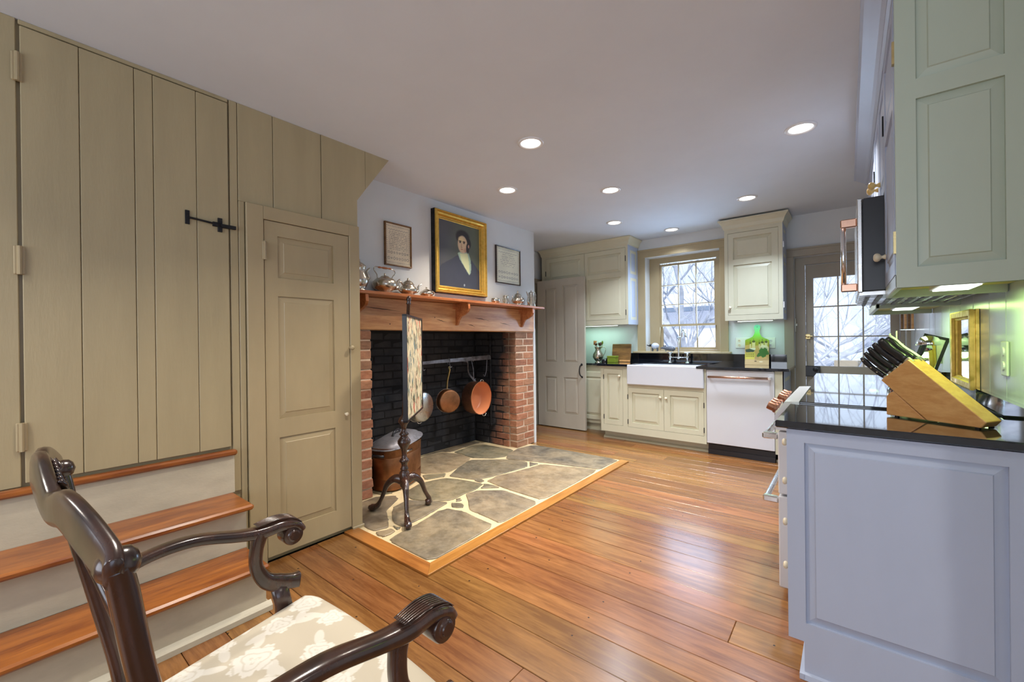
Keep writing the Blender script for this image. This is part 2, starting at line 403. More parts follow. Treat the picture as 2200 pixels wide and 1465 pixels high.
def needle_mat():
    m, nt, b = new_mat('needlepoint'); v = coords(nt, (14, 14, 3.2))
    n1 = noise(nt, v, 1.5, 3, .5, .8); v2 = coords(nt, (20, 20, 7)); n2 = noise(nt, v2, 1.6, 3, .6, 1.2); v3 = coords(nt, (7, 7, 3.4)); n3 = noise(nt, v3, 1.2, 2, .5, .6)
    c = ramp(nt, n1, [(.30, S(196, 184, 150)), (.55, S(212, 200, 168)), (.75, S(176, 168, 138))])
    k = ramp(nt, n2, [(.50, (0, 0, 0, 1)), (.56, (1, 1, 1, 1))])
    hue = ramp(nt, n3, [(.40, S(70, 100, 112)), (.47, S(92, 96, 66)), (.52, S(70, 58, 46)), (.56, S(196, 66, 50)), (.64, S(120, 134, 100))])
    c2 = mixc(nt, k, c, hue)
    nt.links.new(c2, b.inputs['Base Color']); b.inputs['Roughness'].default_value = .85
    return m
M_needle = needle_mat()

def painted(name, parent, origin, ux, uz, w_, h_, nx, ny, fn, mat=None, label=None):
    """a flat print: grid of w_ x h_ along ux (right) and uz (up); fn(u, v) -> linear colours, v from the top"""
    U, V = np.meshgrid(np.linspace(0, 1, nx), np.linspace(0, 1, ny))
    o3 = np.array(origin); P = o3 + U[..., None]*np.array(ux)*w_ + (1-V)[..., None]*np.array(uz)*h_
    P = P.reshape(-1, 3) - np.array(org(parent))
    idx = np.arange(nx*ny).reshape(ny, nx)
    F = np.stack([idx[1:, :-1], idx[1:, 1:], idx[:-1, 1:], idx[:-1, :-1]], -1).reshape(-1, 4)
    me = bpy.data.meshes.new(name); me.from_pydata(P.tolist(), [], F.tolist()); me.update()
    c = fn(U, V).reshape(-1, 3); ca = me.color_attributes.new('Col', 'FLOAT_COLOR', 'POINT')
    ca.data.foreach_set('color', np.concatenate([c, np.ones((len(c), 1))], 1).astype(np.float32).ravel())
    me.materials.append(mat or M_vcol)
    o = bpy.data.objects.new(name, me); COL.objects.link(o); o.parent = parent; ORI[o.name] = org(parent)
    if label: o['label'] = label
    return o
def C3(r, g, b): return np.array(S(r, g, b)[:3])
def inpoly(u, v, poly):
    ins = np.zeros(u.shape, bool); n = len(poly)
    for i in range(n):
        x1, y1 = poly[i]; x2, y2 = poly[(i+1) % n]
        c = ((y1 > v) != (y2 > v)) & (u < (x2-x1)*(v-y1)/((y2-y1) or 1e-9)+x1); ins ^= c
    return ins

# panelled door / cabinet front in local coords: x 0..w, z 0..h, front at y=0 facing -y, depth t
def panel_front(w_, h_, panels, t=.024, rec=.014):
    xs = sorted({0, w_, *[p[0] for p in panels], *[p[2] for p in panels]})
    zs = sorted({0, h_, *[p[1] for p in panels], *[p[3] for p in panels]})
    V = []; F = []
    def q(*p): n = len(V); V.extend(p); F.append((n, n+1, n+2, n+3))
    for i in range(len(xs)-1):
        for j in range(len(zs)-1):
            x0, x1, z0, z1 = xs[i], xs[i+1], zs[j], zs[j+1]; cx, cz = (x0+x1)/2, (z0+z1)/2
            if any(p[0] < cx < p[2] and p[1] < cz < p[3] for p in panels): continue
            q((x0,0,z0), (x1,0,z0), (x1,0,z1), (x0,0,z1))
    for x0, z0, x1, z1 in panels:
        q((x0,0,z0), (x0,rec,z0), (x1,rec,z0), (x1,0,z0)); q((x1,0,z0), (x1,rec,z0), (x1,rec,z1), (x1,0,z1))
        q((x1,0,z1), (x1,rec,z1), (x0,rec,z1), (x0,0,z1)); q((x0,0,z1), (x0,rec,z1), (x0,rec,z0), (x0,0,z0))
    q((0,0,0), (0,t,0), (w_,t,0), (w_,0,0)); q((w_,0,0), (w_,t,0), (w_,t,h_), (w_,0,h_))
    q((w_,0,h_), (w_,t,h_), (0,t,h_), (0,0,h_)); q((0,0,h_), (0,t,h_), (0,t,0), (0,0,0)); q((w_,t,0), (0,t,0), (0,t,h_), (w_,t,h_))
    return V, F
def raised(x0, z0, x1, z1, rec=.014, bw=.034):
    """raised field of one panel"""
    bw = min(bw, (x1-x0)*.3, (z1-z0)*.3)
    r0 = [(x0,rec,z0), (x1,rec,z0), (x1,rec,z1), (x0,rec,z1)]
    g = .005; r1 = [(x0+g,rec-.001,z0+g), (x1-g,rec-.001,z0+g), (x1-g,rec-.001,z1-g), (x0+g,rec-.001,z1-g)]
    a, b_, c, d = x0+bw, z0+bw, x1-bw, z1-bw
    r2 = [(a,rec*.42,b_), (c,rec*.42,b_), (c,rec*.42,d), (a,rec*.42,d)]
    k = .003; r3 = [(a+k,rec*.1,b_+k), (c-k,rec*.1,b_+k), (c-k,rec*.1,d-k), (a+k,rec*.1,d-k)]
    V = r0+r1+r2+r3; F = [(12,13,14,15)]
    for L in range(3):
        for i in range(4): F.append((4*L+i, 4*L+(i+1) % 4, 4*L+4+(i+1) % 4, 4*L+4+i))
    return V, F
def face_M(facing, x, y, z):
    a = {'-y': 0, '+x': PI/2, '-x': -PI/2}[facing]
    return Matrix.Translation((x, y, z)) @ Matrix.Rotation(a, 4, 'Z')
def door_part(name, parent, facing, x, y, z, w_, h_, panels, mat, t=.024, rec=.014, bw=.034, deep=True, label=None):
    M = face_M(facing, x, y, z)
    V, F = panel_front(w_, h_, panels, t, rec); d = part(name, MB(M).add(V, F), mat, parent, label)
    for p in panels:
        V, F = raised(*p, rec=rec, bw=bw); part('panel', MB(M).add(V, F), mat, d if deep else parent)
    return d
KN = [(0, 0), (.009, 0), (.008, .004), (.005, .009), (.006, .013), (.012, .017), (.015, .023), (.0135, .029), (.008, .033), (0, .034)]
def knob(parent, p, d, mat, k=1.0):
    R_ = Vector(d).to_track_quat('Z', 'Y').to_matrix().to_4x4()
    return part('knob', MB().lathe([(r*k, z*k) for r, z in KN], p, 16, R_), mat, parent, smooth=True)
def hinge(parent, x0, y0, z0, x1, y1, z1, mat): return part('hinge', MB().box(x0, y0, z0, x1, y1, z1), mat, parent, 'dark exposed hinge' if mat is M_iron else None)

# ================================================================== SETTING
WL, WF, WR, WB = -2.466, -2.856, .49, 5.27
struct('ceiling', MB().box(-3.7, -2.6, CEIL, 2.7, 5.5, CEIL+.12), M_ceil)
fl = struct('floor', MB().box(-3.7, -2.6, -.12, 2.7, 5.5, -.022), M_floorb)
# floor planks, running across the room
unit = None
def plank_mesh():
    m = MB(); m.cbox(-.5, -.5, -1, .5, .5, 0, .0)
    return m
def plank(x0, x1, y0, y1, dz=0):
    mb = MB().cbox(x0, y0+.0012, -.022, x1, y1-.0012, dz, .0018)
    c = Vector(((x0+x1)/2, (y0+y1)/2, 0))
    o = mesh_obj('plank', mb, M_plank, off=c); o.location = c; o.parent = fl
rows = [-.14, 0, .15, .31, .45, .60, .77, .91, 1.05, 1.21, 1.38, 1.53, 1.66, 1.81, 1.97, 2.10, 2.26, 2.41, 2.55, 2.71, 2.84, 3.0, 3.15, 3.29, 3.45, 3.60, 3.75, 3.91, 4.03, 4.18, 4.33, 4.46, 4.61, 4.76, 4.9, 5.05]
rj = random.Random(3)
for y0, y1 in zip(rows, rows[1:]):
    xs = -2.03 if y1 <= .77 else (WL+.002 if y1 < 1.39 else (-1.655 if y1 < 3.92 else (WF+.002 if y1 < 4.04 else -3.44)))
    x = xs
    while x < .1:
        L = rj.uniform(1.1, 2.6)
        x1 = x+L if x+L < -.2 else .45
        plank(x, x1, y0, y1, rj.uniform(-.0012, 0)); x = x1+.0015
plank_f = MB().box(-2.0, -2.5, -.022, 2.5, -.145, -.001)
plank_f.box(.455, -.14, -.022, 2.5, 1.6, -.001)
part('plank_field', plank_f, M_plank, fl)['kind'] = 'stuff'

# left panelled wall: a stair enclosure whose end is cut back at the ceiling
prof = [(-2.5, 0), (1.506, 0), (1.506, 2.129), (1.755, CEIL), (-2.5, CEIL)]
wl = struct('wall_left', MB().prism(prof, 0, WF, WL-.016), M_tan)
def vboard(y0, y1, z0, z1, x=WL, t=.0155, poly=None, parent=None, mat=None):
    g = .0012
    mb = MB()
    if poly: mb.prism(poly, 0, x-t, x)
    else: mb.cbox(x-t, y0+g, z0, x, y1-g, z1, .0025)
    return part('board', mb, mat or M_tan, parent or wl)
for y0, y1 in ((-2.5, -2.2), (-2.2, -1.85), (-1.85, -1.5), (-1.5, -1.2), (-1.2, -.9), (-.9, -.55), (-.55, -.25), (-.25, .066)): vboard(y0, y1, 0 if y1 < -.2 else .66, CEIL)
vboard(.779, .817, .435, CEIL); vboard(.817, .992, 1.955, CEIL); vboard(.992, 1.267, 1.955, CEIL)
vboard(0, 0, 0, 0, poly=[(1.2685, 1.955), (1.505, 1.955), (1.505, 2.129), (1.565, 2.213), (1.565, CEIL), (1.2685, CEIL)])
vboard(0, 0, 0, 0, poly=[(1.5675, 2.217), (1.752, CEIL), (1.5675, CEIL)])
vboard(.07, .776, 2.452, CEIL); vboard(.817, .848, .02, 1.955)
part('sill_board', MB().box(WL-.0155, -.25, .0, WL-.001, .70, .62), M_riser, wl)
# big board door above the steps
d1 = struct('door_1', None, None)
D1 = [.074, .235, .408, .473, .637, .773]
for y0, y1 in zip(D1, D1[1:]): vboard(y0-.0003, y1+.0003, .672, 2.446, WL+.004, .018, parent=d1)
for z in (2.28, 1.535, .853):
    part('hinge', MB().cbox(WL+.002, .052, z-.055, WL+.012, .082, z+.055, .003).tube([(WL+.014, .067, z-.055), (WL+.014, .067, z+.055)], .007, 8), M_tanw, d1)
lt = MB().cbox(WL+.004, .588, 1.785, WL+.010, .606, 1.852, .001)
lt.tube([(WL+.013, .60, 1.818), (WL+.013, .735, 1.806)], .005, 8)
lt.cbox(WL+.004, .722, 1.772, WL+.012, .742, 1.842, .001); lt.cbox(WL+.004, .700, 1.796, WL+.016, .725, 1.818, .001)
lt.cbox(WL+.008, .735, 1.794, WL+.022, .80, 1.812, .001)
part('latch', lt, M_iron, d1, 'black iron sliding bolt')
# closet door with casing
CX = WL+.016
cz = MB(); cz.cbox(WL-.002, .849, 0, CX, .934, 1.955, .003).cbox(WL-.002, 1.437, 0, CX, 1.508, 1.955, .003).cbox(WL-.002, .934, 1.882, CX, 1.437, 1.955, .002)
struct('trim_1', cz, M_tanw)
d2 = struct('door_2', None, None)
door_part('door_leaf', d2, '+x', CX-.006, .938, .028, .495, 1.850,
          [(.068, .132, .395, .648), (.068, .752, .395, 1.438), (.068, 1.540, .395, 1.772)], M_tanw, .012, .009, .032)
part('hinge', MB().cbox(CX-.004, .925, 1.66, CX+.006, .945, 1.76, .002).tube([(CX+.005, .936, 1.66), (CX+.005, .936, 1.76)], .006, 8), M_tanw, d2)
knob(d2, (CX-.004, 1.437, 1.169), (1, 0, 0), M_tanw, 1.0); knob(d2, (CX-.006, 1.40, .752), (1, 0, 0), M_knob, .8)
bm = MB(); bm.cbox(WL, 1.437, 0, CX+.008, 1.515, .022, .004).cbox(WF, 1.508, 0, CX+.008, 1.518, .022, .003)
struct('baseboard_left', bm, M_tanw)

# steps up to the board door
st = thing('stair_steps', 'three painted steps with orange pine treads below the big board door', 'steps', (-2.2, .3, 0))
Y0 = -.26
def riser(x, z0, z1, y1): part('riser', MB().box(x-.02, Y0, z0, x, y1, z1), M_riser, st)
riser(-2.032, .0, .198, .765); riser(-2.245, .222, .414, .762); riser(-2.445, .44, .632, .779)
def tread(x0, x1, zt, y1, th=.026): part('tread', MB().cbox(x0, Y0, zt-th, x1, y1, zt, .008), M_tread, st)
tread(-2.25, -1.988, .222, .766); tread(-2.45, -2.18, .441, .775); tread(WL+.0, -2.425, .660, .789, .028)
part('side_panel', MB().box(-2.44, .70, 0, -2.05, .764, .196).box(-2.44, .70, .196, -2.262, .7615, .414), M_riser, st)
part('base_moulding', MB().prism([(-2.032, 0), (-2.012, 0), (-2.012, .022), (-2.020, .030), (-2.032, .040)], 1, Y0, .785).prism([(.764, 0), (.785, 0), (.785, .022), (.777, .030), (.764, .040)], 0, -2.44, -2.032), M_riser, st)

# chimney breast
ch = MB()
ch.box(-3.62, 1.50, 1.34, WF, 4.03, CEIL)                       # above the opening
ch.box(-3.62, 1.50, 0, WF-.10, 1.75, 1.34)                      # left mass
ch.box(-3.62, 3.76, 0, WF-.10, 4.03, 1.34)                      # right mass
ch.box(-3.72, 1.50, 0, -3.56, 4.03, 1.34)
ch.box(-2.956, 3.995, 0, WF+.004, 4.03, 1.34)                    # plastered corner beside the bricks
struct('wall_chimney', ch, M_white)
struct('wall_alcove', MB().box(-3.56, 4.03, 0, -3.45, 5.35, CEIL), M_white)
al = MB(); al.cbox(-3.45, 4.80, 0, -3.43, 5.02, 2.0, .004).cbox(-3.45, 4.10, 2.0, -3.428, 5.02, 2.075, .004).cbox(-3.45, 4.06, 0, -3.43, 4.15, 2.0, .004)
struct('trim_2', al, M_grey)
struct('wall_hall', MB().box(-3.449, 4.15, 0, -3.44, 4.80, 2.0), M_grey)

# back wall with window and door openings
def wall_with_holes(x0, x1, z0, z1, y0, y1, holes):
    xs = sorted({x0, x1, *[h[0] for h in holes], *[h[1] for h in holes]}); zs = sorted({z0, z1, *[h[2] for h in holes], *[h[3] for h in holes]})
    mb = MB()
    for a, b_ in zip(xs, xs[1:]):
        for c, d in zip(zs, zs[1:]):
            cx, cz_ = (a+b_)/2, (c+d)/2
            if any(h[0] < cx < h[1] and h[2] < cz_ < h[3] for h in holes): continue
            mb.box(a, y0, c, b_, y1, d)
    return mb
WX0, WX1, WZ0, WZ1 = -1.995, -1.118, 1.04, 2.24
DX0, DX1, DZ1 = -.409, .45, 2.04
struct('wall_back', wall_with_holes(-3.56, 2.7, 0, CEIL, WB, WB+.36, [(WX0, WX1, WZ0, WZ1), (DX0, DX1, 0, DZ1)]), M_white)
# window 1
cs = MB()
cs.cbox(-2.10, WB-.02, 1.04, WX0, WB, 2.24, .003).cbox(WX1, WB-.02, 1.04, -1.03, WB, 2.24, .003).cbox(-2.10, WB-.022, WZ1, -1.03, WB, 2.335, .003)
cs.cbox(-2.11, WB-.03, 2.318, -1.02, WB, 2.340, .003)
struct('trim_3', cs, M_tanw)
win = struct('window_1', None, None)
yf = WB+.15
part('window_frame', wall_with_holes(WX0, WX1, WZ0, WZ1, yf, yf+.05, [(-1.868, -1.19, 1.06, 2.17)]), M_tanw, win)
def sash(x0, x1, z0, z1, y, cols, rws, st_=.035, mu=.010, rail=None):
    hs = []
    gx0, gx1, gz0, gz1 = x0+st_, x1-st_, z0+(rail or st_), z1-st_
    for i in range(cols):
        for j in range(rws):
            a = gx0+(gx1-gx0)*i/cols; b_ = gx0+(gx1-gx0)*(i+1)/cols; c = gz0+(gz1-gz0)*j/rws; d = gz0+(gz1-gz0)*(j+1)/rws
            hs.append((a+(mu/2 if i else 0), b_-(mu/2 if i < cols-1 else 0), c+(mu/2 if j else 0), d-(mu/2 if j < rws-1 else 0)))
    s_ = part('sash', wall_with_holes(x0, x1, z0, z1, y, y+.03, hs), M_tanw, win)
    for a, b_, c, d in hs: part('pane', MB().box(a-.001, y+.014, c-.001, b_+.001, y+.017, d+.001), M_glass, s_)
sash(-1.868, -1.19, 1.357, 2.155, yf+.012, 3, 3, .026)
sash(-1.868, -1.19, 1.062, 1.385, yf+.044, 3, 1, .026, rail=.03)
part('window_sill', MB().cbox(-2.145, WB-.075, 1.022, -1.0, WB+.15, 1.045, .004), M_tanw, win)
# glazed door
cs = MB()
cs.cbox(-.495, WB-.02, 0, DX0, WB, 2.04, .003).cbox(DX1, WB-.02, 0, WR-.002, WB, 2.04, .003).cbox(-.495, WB-.022, 2.04, WR-.002, WB, 2.115, .003).cbox(-.50, WB-.03, 2.108, WR-.002, WB, 2.128, .003)
cs.box(DX0+.001, WB+.11, 0, -.322, WB+.17, 2.039).box(-.322, WB+.11, 1.965, .418, WB+.17, 2.039).box(.418, WB+.11, 0, DX1-.001, WB+.17, 2.039)
struct('trim_4', cs, M_grey)
d3 = struct('door_3', None, None)
yd = WB+.15; hs = []
gx = [-.252, -.047, .149, .350]; gz = [.898, 1.205, 1.517, 1.822]
for i in range(3):
    for j in range(3): hs.append((gx[i]+(.006 if i else 0), gx[i+1]-(.006 if i < 2 else 0), gz[j]+(.006 if j else 0), gz[j+1]-(.006 if j < 2 else 0)))
dl = part('door_leaf', wall_with_holes(-.319, .416, .01, 1.962, yd, yd+.04, hs+[(-.2, .3, .2, .72)]), M_grey, d3)
for a, b_, c, d in hs: part('pane', MB().box(a-.001, yd+.018, c-.001, b_+.001, yd+.021, d+.001), M_glass, dl)
V, F = raised(-.2, .2, .3, .72, rec=.012); part('panel', MB(Matrix.Translation((0, yd, 0))).add(V, F).box(-.2, yd+.013, .2, .3, yd+.03, .72), M_grey, dl)
lk = MB().cbox(-.325, yd-.04, .79, -.20, yd, .90, .004).tube([(-.235, yd-.04, .865), (-.235, yd-.075, .865)], .012, 10)
lk.lathe([(0, 0), (.014, .002), (.024, .012), (.02, .024), (0, .03)], (-.235, yd-.075, .865), 14, Matrix.Rotation(PI/2, 4, 'X'))
part('rim_lock', lk, M_black, d3, 'black rim lock with knob')
part('slide_bolt', MB().cbox(-.345, yd-.012, 1.18, -.28, yd, 1.235, .002).tube([(-.35, yd-.02, 1.21), (-.262, yd-.02, 1.21)], .008, 8).tube([(-.30, yd-.02, 1.21), (-.30, yd-.05, 1.20)], .005, 6), M_brass, d3, 'brass slide bolt')
sw = thing('switch_plate', 'white light switch on the casing left of the glazed door', 'switch', (-.40, WB, 1.33))
part('plate', MB().cbox(-.405, WB+.01, 1.26, -.399, WB+.08, 1.40, .002), M_plate, sw); part('toggle', MB().cbox(-.40, WB+.035, 1.32, -.385, WB+.05, 1.345, .002), M_plate, sw)

# right wall, vertical boards
wr = struct('wall_right', MB().box(WR, 1.55, 0, WR+.12, WB, CEIL), M_white)
y = 1.55
for y1 in (1.80, 2.05, 2.29, 2.52, 2.80, 3.08, 3.37, 3.62, 3.88, 4.12, 4.38, 4.66, 4.96, 5.268):
    part('board', MB().cbox(WR-.012, y+.0015, .9, WR, y1-.0015, 1.42, .003), M_rboard, wr); y = y1
# rest of the room, behind and beside the photographer
struct('wall_front', wall_with_holes(-2.5, 2.6, 0, CEIL, -2.6, -2.5, [(-2.05, .25, .7, 2.2)]), M_white)  # opening added to let the fill daylight in
struct('wall_side', MB().box(2.5, -2.5, 0, 2.6, 1.6, .7).box(2.5, -2.5, 2.1, 2.6, 1.6, CEIL).box(2.5, -2.5, .7, 2.6, -1.4, 2.1).box(2.5, .2, .7, 2.6, 1.6, 2.1), M_white)
struct('wall_return', MB().box(WR+.12, 1.55, 0, 2.6, 1.65, CEIL), M_white)

# ================================================================== FIREPLACE
fp = thing('fireplace', 'walk-in brick fireplace with soot-blackened firebox and pine lintel', 'fireplace', (-3.0, 2.75, 0))
mo = MB()
mo.box(-2.956, 1.506, 0, WF-.005, 1.842, 1.30).box(-2.956, 3.668, 0, WF-.005, 3.995, 1.30)
mo.box(-3.56, 1.70, 0, -2.956, 1.842, 1.42).box(-3.56, 3.668, 0, -2.956, 3.80, 1.42).box(-3.60, 1.80, 0, -3.495, 3.75, 1.42)
part('mortar', mo, M_mortar, fp)
rb = random.Random(11)
bvars = []
for k in range(6):
    mb = MB().cbox(-.5, -.5, -.5, .5, .5, .5, .045)
    mb.v = [v_+Vector((rb.uniform(-.02, .02), rb.uniform(-.02, .02), rb.uniform(-.035, .035))) for v_ in mb.v]
    me = bpy.data.meshes.new('brick'); me.from_pydata([tuple(v_) for v_ in mb.v], [], mb.f); me.update(); me.materials.append(M_brick); bvars.append(me)
def brick(x0, x1, y0, y1, z0, z1):
    o = bpy.data.objects.new('brick', rb.choice(bvars)); COL.objects.link(o); o.parent = fp
    o.location = Vector(((x0+x1)/2, (y0+y1)/2, (z0+z1)/2))-org(fp)
    o.scale = (x1-x0, y1-y0, z1-z0); o.rotation_euler = (rb.uniform(-.008, .008), rb.uniform(-.006, .006), rb.uniform(-.008, .008))
CH = 1.295/17
for k in range(17):
    z0, z1 = k*CH+.0065, (k+1)*CH-.0065; j = lambda s=.005: rb.uniform(-s, s)
    # right jamb front
    cut = 3.80 if k % 2 else 3.87
    dx = .02 if (k*7) % 5 == 0 else 0
    brick(-2.955, WF+j(.004), 3.66+j(), cut-.006, z0, z1); brick(-2.955, WF+j(.004), cut+.006, 3.992+j(.002), z0, z1)
    # left jamb front
    cut = 1.64 if k % 2 else 1.72
    brick(-2.955, WF+j(.004), 1.508, cut-.006, z0, z1); brick(-2.955, WF+j(.004), cut+.006, 1.85+j(.006), z0, z1)
    # right inner side
    x = -2.962-(.0 if k % 2 else .10)
    if k % 2 == 0: brick(-3.052, -2.966, 3.66+j(), 3.76, z0, z1)
    while x > -3.42:
        x1 = max(x-.205, -3.49); brick(x1+.005, x-.005, 3.66+j(.007), 3.76, z0, z1); x = x1
    # back
    y = 1.852-(.0 if k % 2 else .10)
    while y < 3.64:
        y1 = min(y+.213, 3.66)
        if y1-max(y, 1.85) > .03: brick(-3.58, -3.49+j(.006), max(y, 1.85)+.005, y1-.005, z0, z1)
        y = y1
# two pale firebricks low at the back corner
part('lintel_beam', MB().cbox(-3.02, 1.508, 1.298, -2.84, 3.992, 1.552, .006), M_beam, fp, 'old orange pine beam with checks and nail holes')
cr = MB()
for ys, z0_, L in ((1.78, 1.475, .33), (2.5, 1.40, .12), (3.0, 1.43, .2), (3.38, 1.39, .16), (2.9, 1.365, .1)):
    pts = [(-2.8395, ys+L*i/8, z0_-.022*i/8+rb.uniform(-.003, .003)) for i in range(9)]
    cr.sweep(pts, lerpl([.0005, .0025, .003, .0015, .0005], 9), .0012, 4, up=(1, 0, 0))
part('check_crack', cr, M_floorb, fp)['kind'] = 'stuff'

ms = thing('mantel_shelf', 'long thin pine mantel shelf on three scrolled brackets above the firebox', 'shelf', (-2.76, 2.7, 1.553))
part('shelf_board', MB().cbox(WF+.001, 1.508, 1.553, -2.662, 3.955, 1.577, .004), M_shelf, ms)
bp = [(-2.84, 1.553), (-2.672, 1.553), (-2.668, 1.50), (-2.685, 1.47), (-2.73, 1.445), (-2.775, 1.43), (-2.80, 1.40), (-2.812, 1.372), (-2.825, 1.352), (-2.84, 1.350)]
for y in (1.70, 2.745, 3.745):
    part('bracket', MB().prism(bp, 1, y-.013, y+.013).box(-2.8405, y-.05, 1.50, -2.832, y+.05, 1.552), M_shelf, ms, bevel=.003)

# hearth
he = thing('hearth', 'fieldstone hearth of irregular flagstones with pale mortar and a pine border', 'hearth', (-2.5, 2.7, 0))
part('mortar_bed', MB().box(-3.50, 1.508, -.02, WF-.10, 3.70, .002).box(WF-.10, 1.508, -.02, -1.742, 3.905, .002).box(WL, 1.474, -.02, -1.742, 1.508, .002), M_hmort, he)
STONES = [
[(-3.297,3.128),(-3.330,3.428),(-3.262,3.560),(-2.846,3.583),(-2.747,3.325),(-2.810,3.195),(-2.998,3.085),(-3.180,3.124)],
[(-2.795,3.435),(-2.83,3.647),(-2.782,3.861),(-2.638,3.892),(-1.763,3.895),(-1.774,3.508),(-2.003,3.455),(-2.364,3.363),(-2.680,3.263)],
[(-3.377,2.696),(-3.439,2.875),(-3.364,3.049),(-3.201,3.108),(-2.992,3.061),(-2.891,2.873),(-2.837,2.630),(-2.960,2.473),(-3.056,2.446)],
[(-2.936,3.021),(-2.671,3.243),(-2.451,3.299),(-2.356,3.171),(-2.422,2.787),(-2.485,2.618),(-2.623,2.576),(-2.747,2.546),(-2.854,2.755),(-2.930,2.946)],
[(-2.422,3.310),(-2.328,3.313),(-2.344,3.204)],
[(-2.288,3.318),(-1.983,3.422),(-1.776,3.474),(-1.769,2.582),(-2.131,2.603),(-2.387,2.651),(-2.402,2.781),(-2.314,3.154)],
[(-2.950,2.416),(-2.829,2.570),(-2.774,2.505),(-2.837,2.356)],
[(-2.793,2.254),(-2.732,2.474),(-2.605,2.529),(-2.369,2.570),(-2.330,2.454),(-2.332,2.317),(-2.316,2.171),(-2.409,2.071),(-2.565,2.000),(-2.72,2.03)],
[(-2.487,2.597),(-2.471,2.649),(-2.412,2.632),(-2.410,2.592)],
[(-2.351,2.575),(-2.316,2.592),(-2.20,2.588),(-2.310,2.486)],
[(-2.315,2.323),(-2.294,2.430),(-2.129,2.560),(-1.771,2.521),(-1.765,2.085),(-1.997,2.113),(-2.083,2.125)],
[(-2.299,2.199),(-2.291,2.230),(-2.251,2.209),(-2.268,2.169)],
[(-2.264,2.122),(-2.205,2.165),(-2.150,2.120),(-2.213,2.080)],
[(-2.185,1.732),(-2.235,1.966),(-2.215,2.035),(-2.095,2.068),(-1.775,2.030),(-1.757,1.489),(-2.145,1.495),(-2.174,1.617)],
[(-2.549,1.822),(-2.578,1.960),(-2.419,2.055),(-2.300,2.112),(-2.258,1.917),(-2.235,1.739),(-2.232,1.665),(-2.324,1.665),(-2.415,1.711)],
[(-2.820,1.703),(-2.825,1.852),(-2.727,1.960),(-2.658,1.935),(-2.545,1.750),(-2.402,1.665),(-2.305,1.601),(-2.33,1.515),(-2.45,1.515),(-2.82,1.53)],
[(-2.296,1.510),(-2.262,1.590),(-2.218,1.584),(-2.212,1.502),(-2.254,1.495)],
[(-2.292,1.628),(-2.236,1.644),(-2.230,1.612)],
[(-3.45,2.05),(-3.45,2.62),(-3.12,2.42),(-2.90,2.33),(-2.83,2.18),(-2.80,2.06),(-3.0,1.98),(-3.2,2.02)],
[(-3.45,1.88),(-3.45,2.01),(-3.2,1.98),(-3.0,1.94),(-2.80,1.99),(-2.86,1.90)],
[(-3.45,2.68),(-3.47,3.6),(-3.36,3.6),(-3.36,3.42),(-3.33,3.12),(-3.42,3.06),(-3.46,2.88)]]
for poly in STONES:
    a2 = sum(poly[i][0]*poly[(i+1) % len(poly)][1]-poly[(i+1) % len(poly)][0]*poly[i][1] for i in range(len(poly)))
    if a2 < 0: poly = poly[::-1]
    # soften and roughen the outline
    for it in range(2):
        q = []
        for i in range(len(poly)):
            p0 = Vector(poly[i]); p1 = Vector(poly[(i+1) % len(poly)])
            q += [tuple(p0.lerp(p1, .09)), tuple(p0.lerp(p1, .91))] if it == 0 else [tuple(p0), tuple(p0.lerp(p1, .5)+Vector((rb.uniform(-.006, .006), rb.uniform(-.006, .006))))]
        poly = q
    cx = sum(p[0] for p in poly)/len(poly); cy = sum(p[1] for p in poly)/len(poly)
    gq = 1+.007/max(.05, max(math.hypot(p[0]-cx, p[1]-cy) for p in poly)); poly = [(cx+(p[0]-cx)*gq, cy+(p[1]-cy)*gq) for p in poly]
    mb = MB().slab(poly, -.01, .008+rb.uniform(0, .003), .006)
    o = mesh_obj('stone', mb, M_stone, off=Vector((cx, cy, 0))); o.parent = he; o.location = Vector((cx, cy, 0))-org(he)
bw_ = .085
part('border_board', MB().prism([(-1.657, 1.385), (-1.657, 3.905), (-1.742, 3.905), (-1.742, 1.473)], 2, -.02, .010), M_board, he, 'pale mitred board', bevel=.002)
part('border_board', MB().prism([(WL+.002, 1.385), (-1.657, 1.385), (-1.742, 1.473), (WL+.002, 1.473)], 2, -.02, .009), M_boardx, he, bevel=.002)

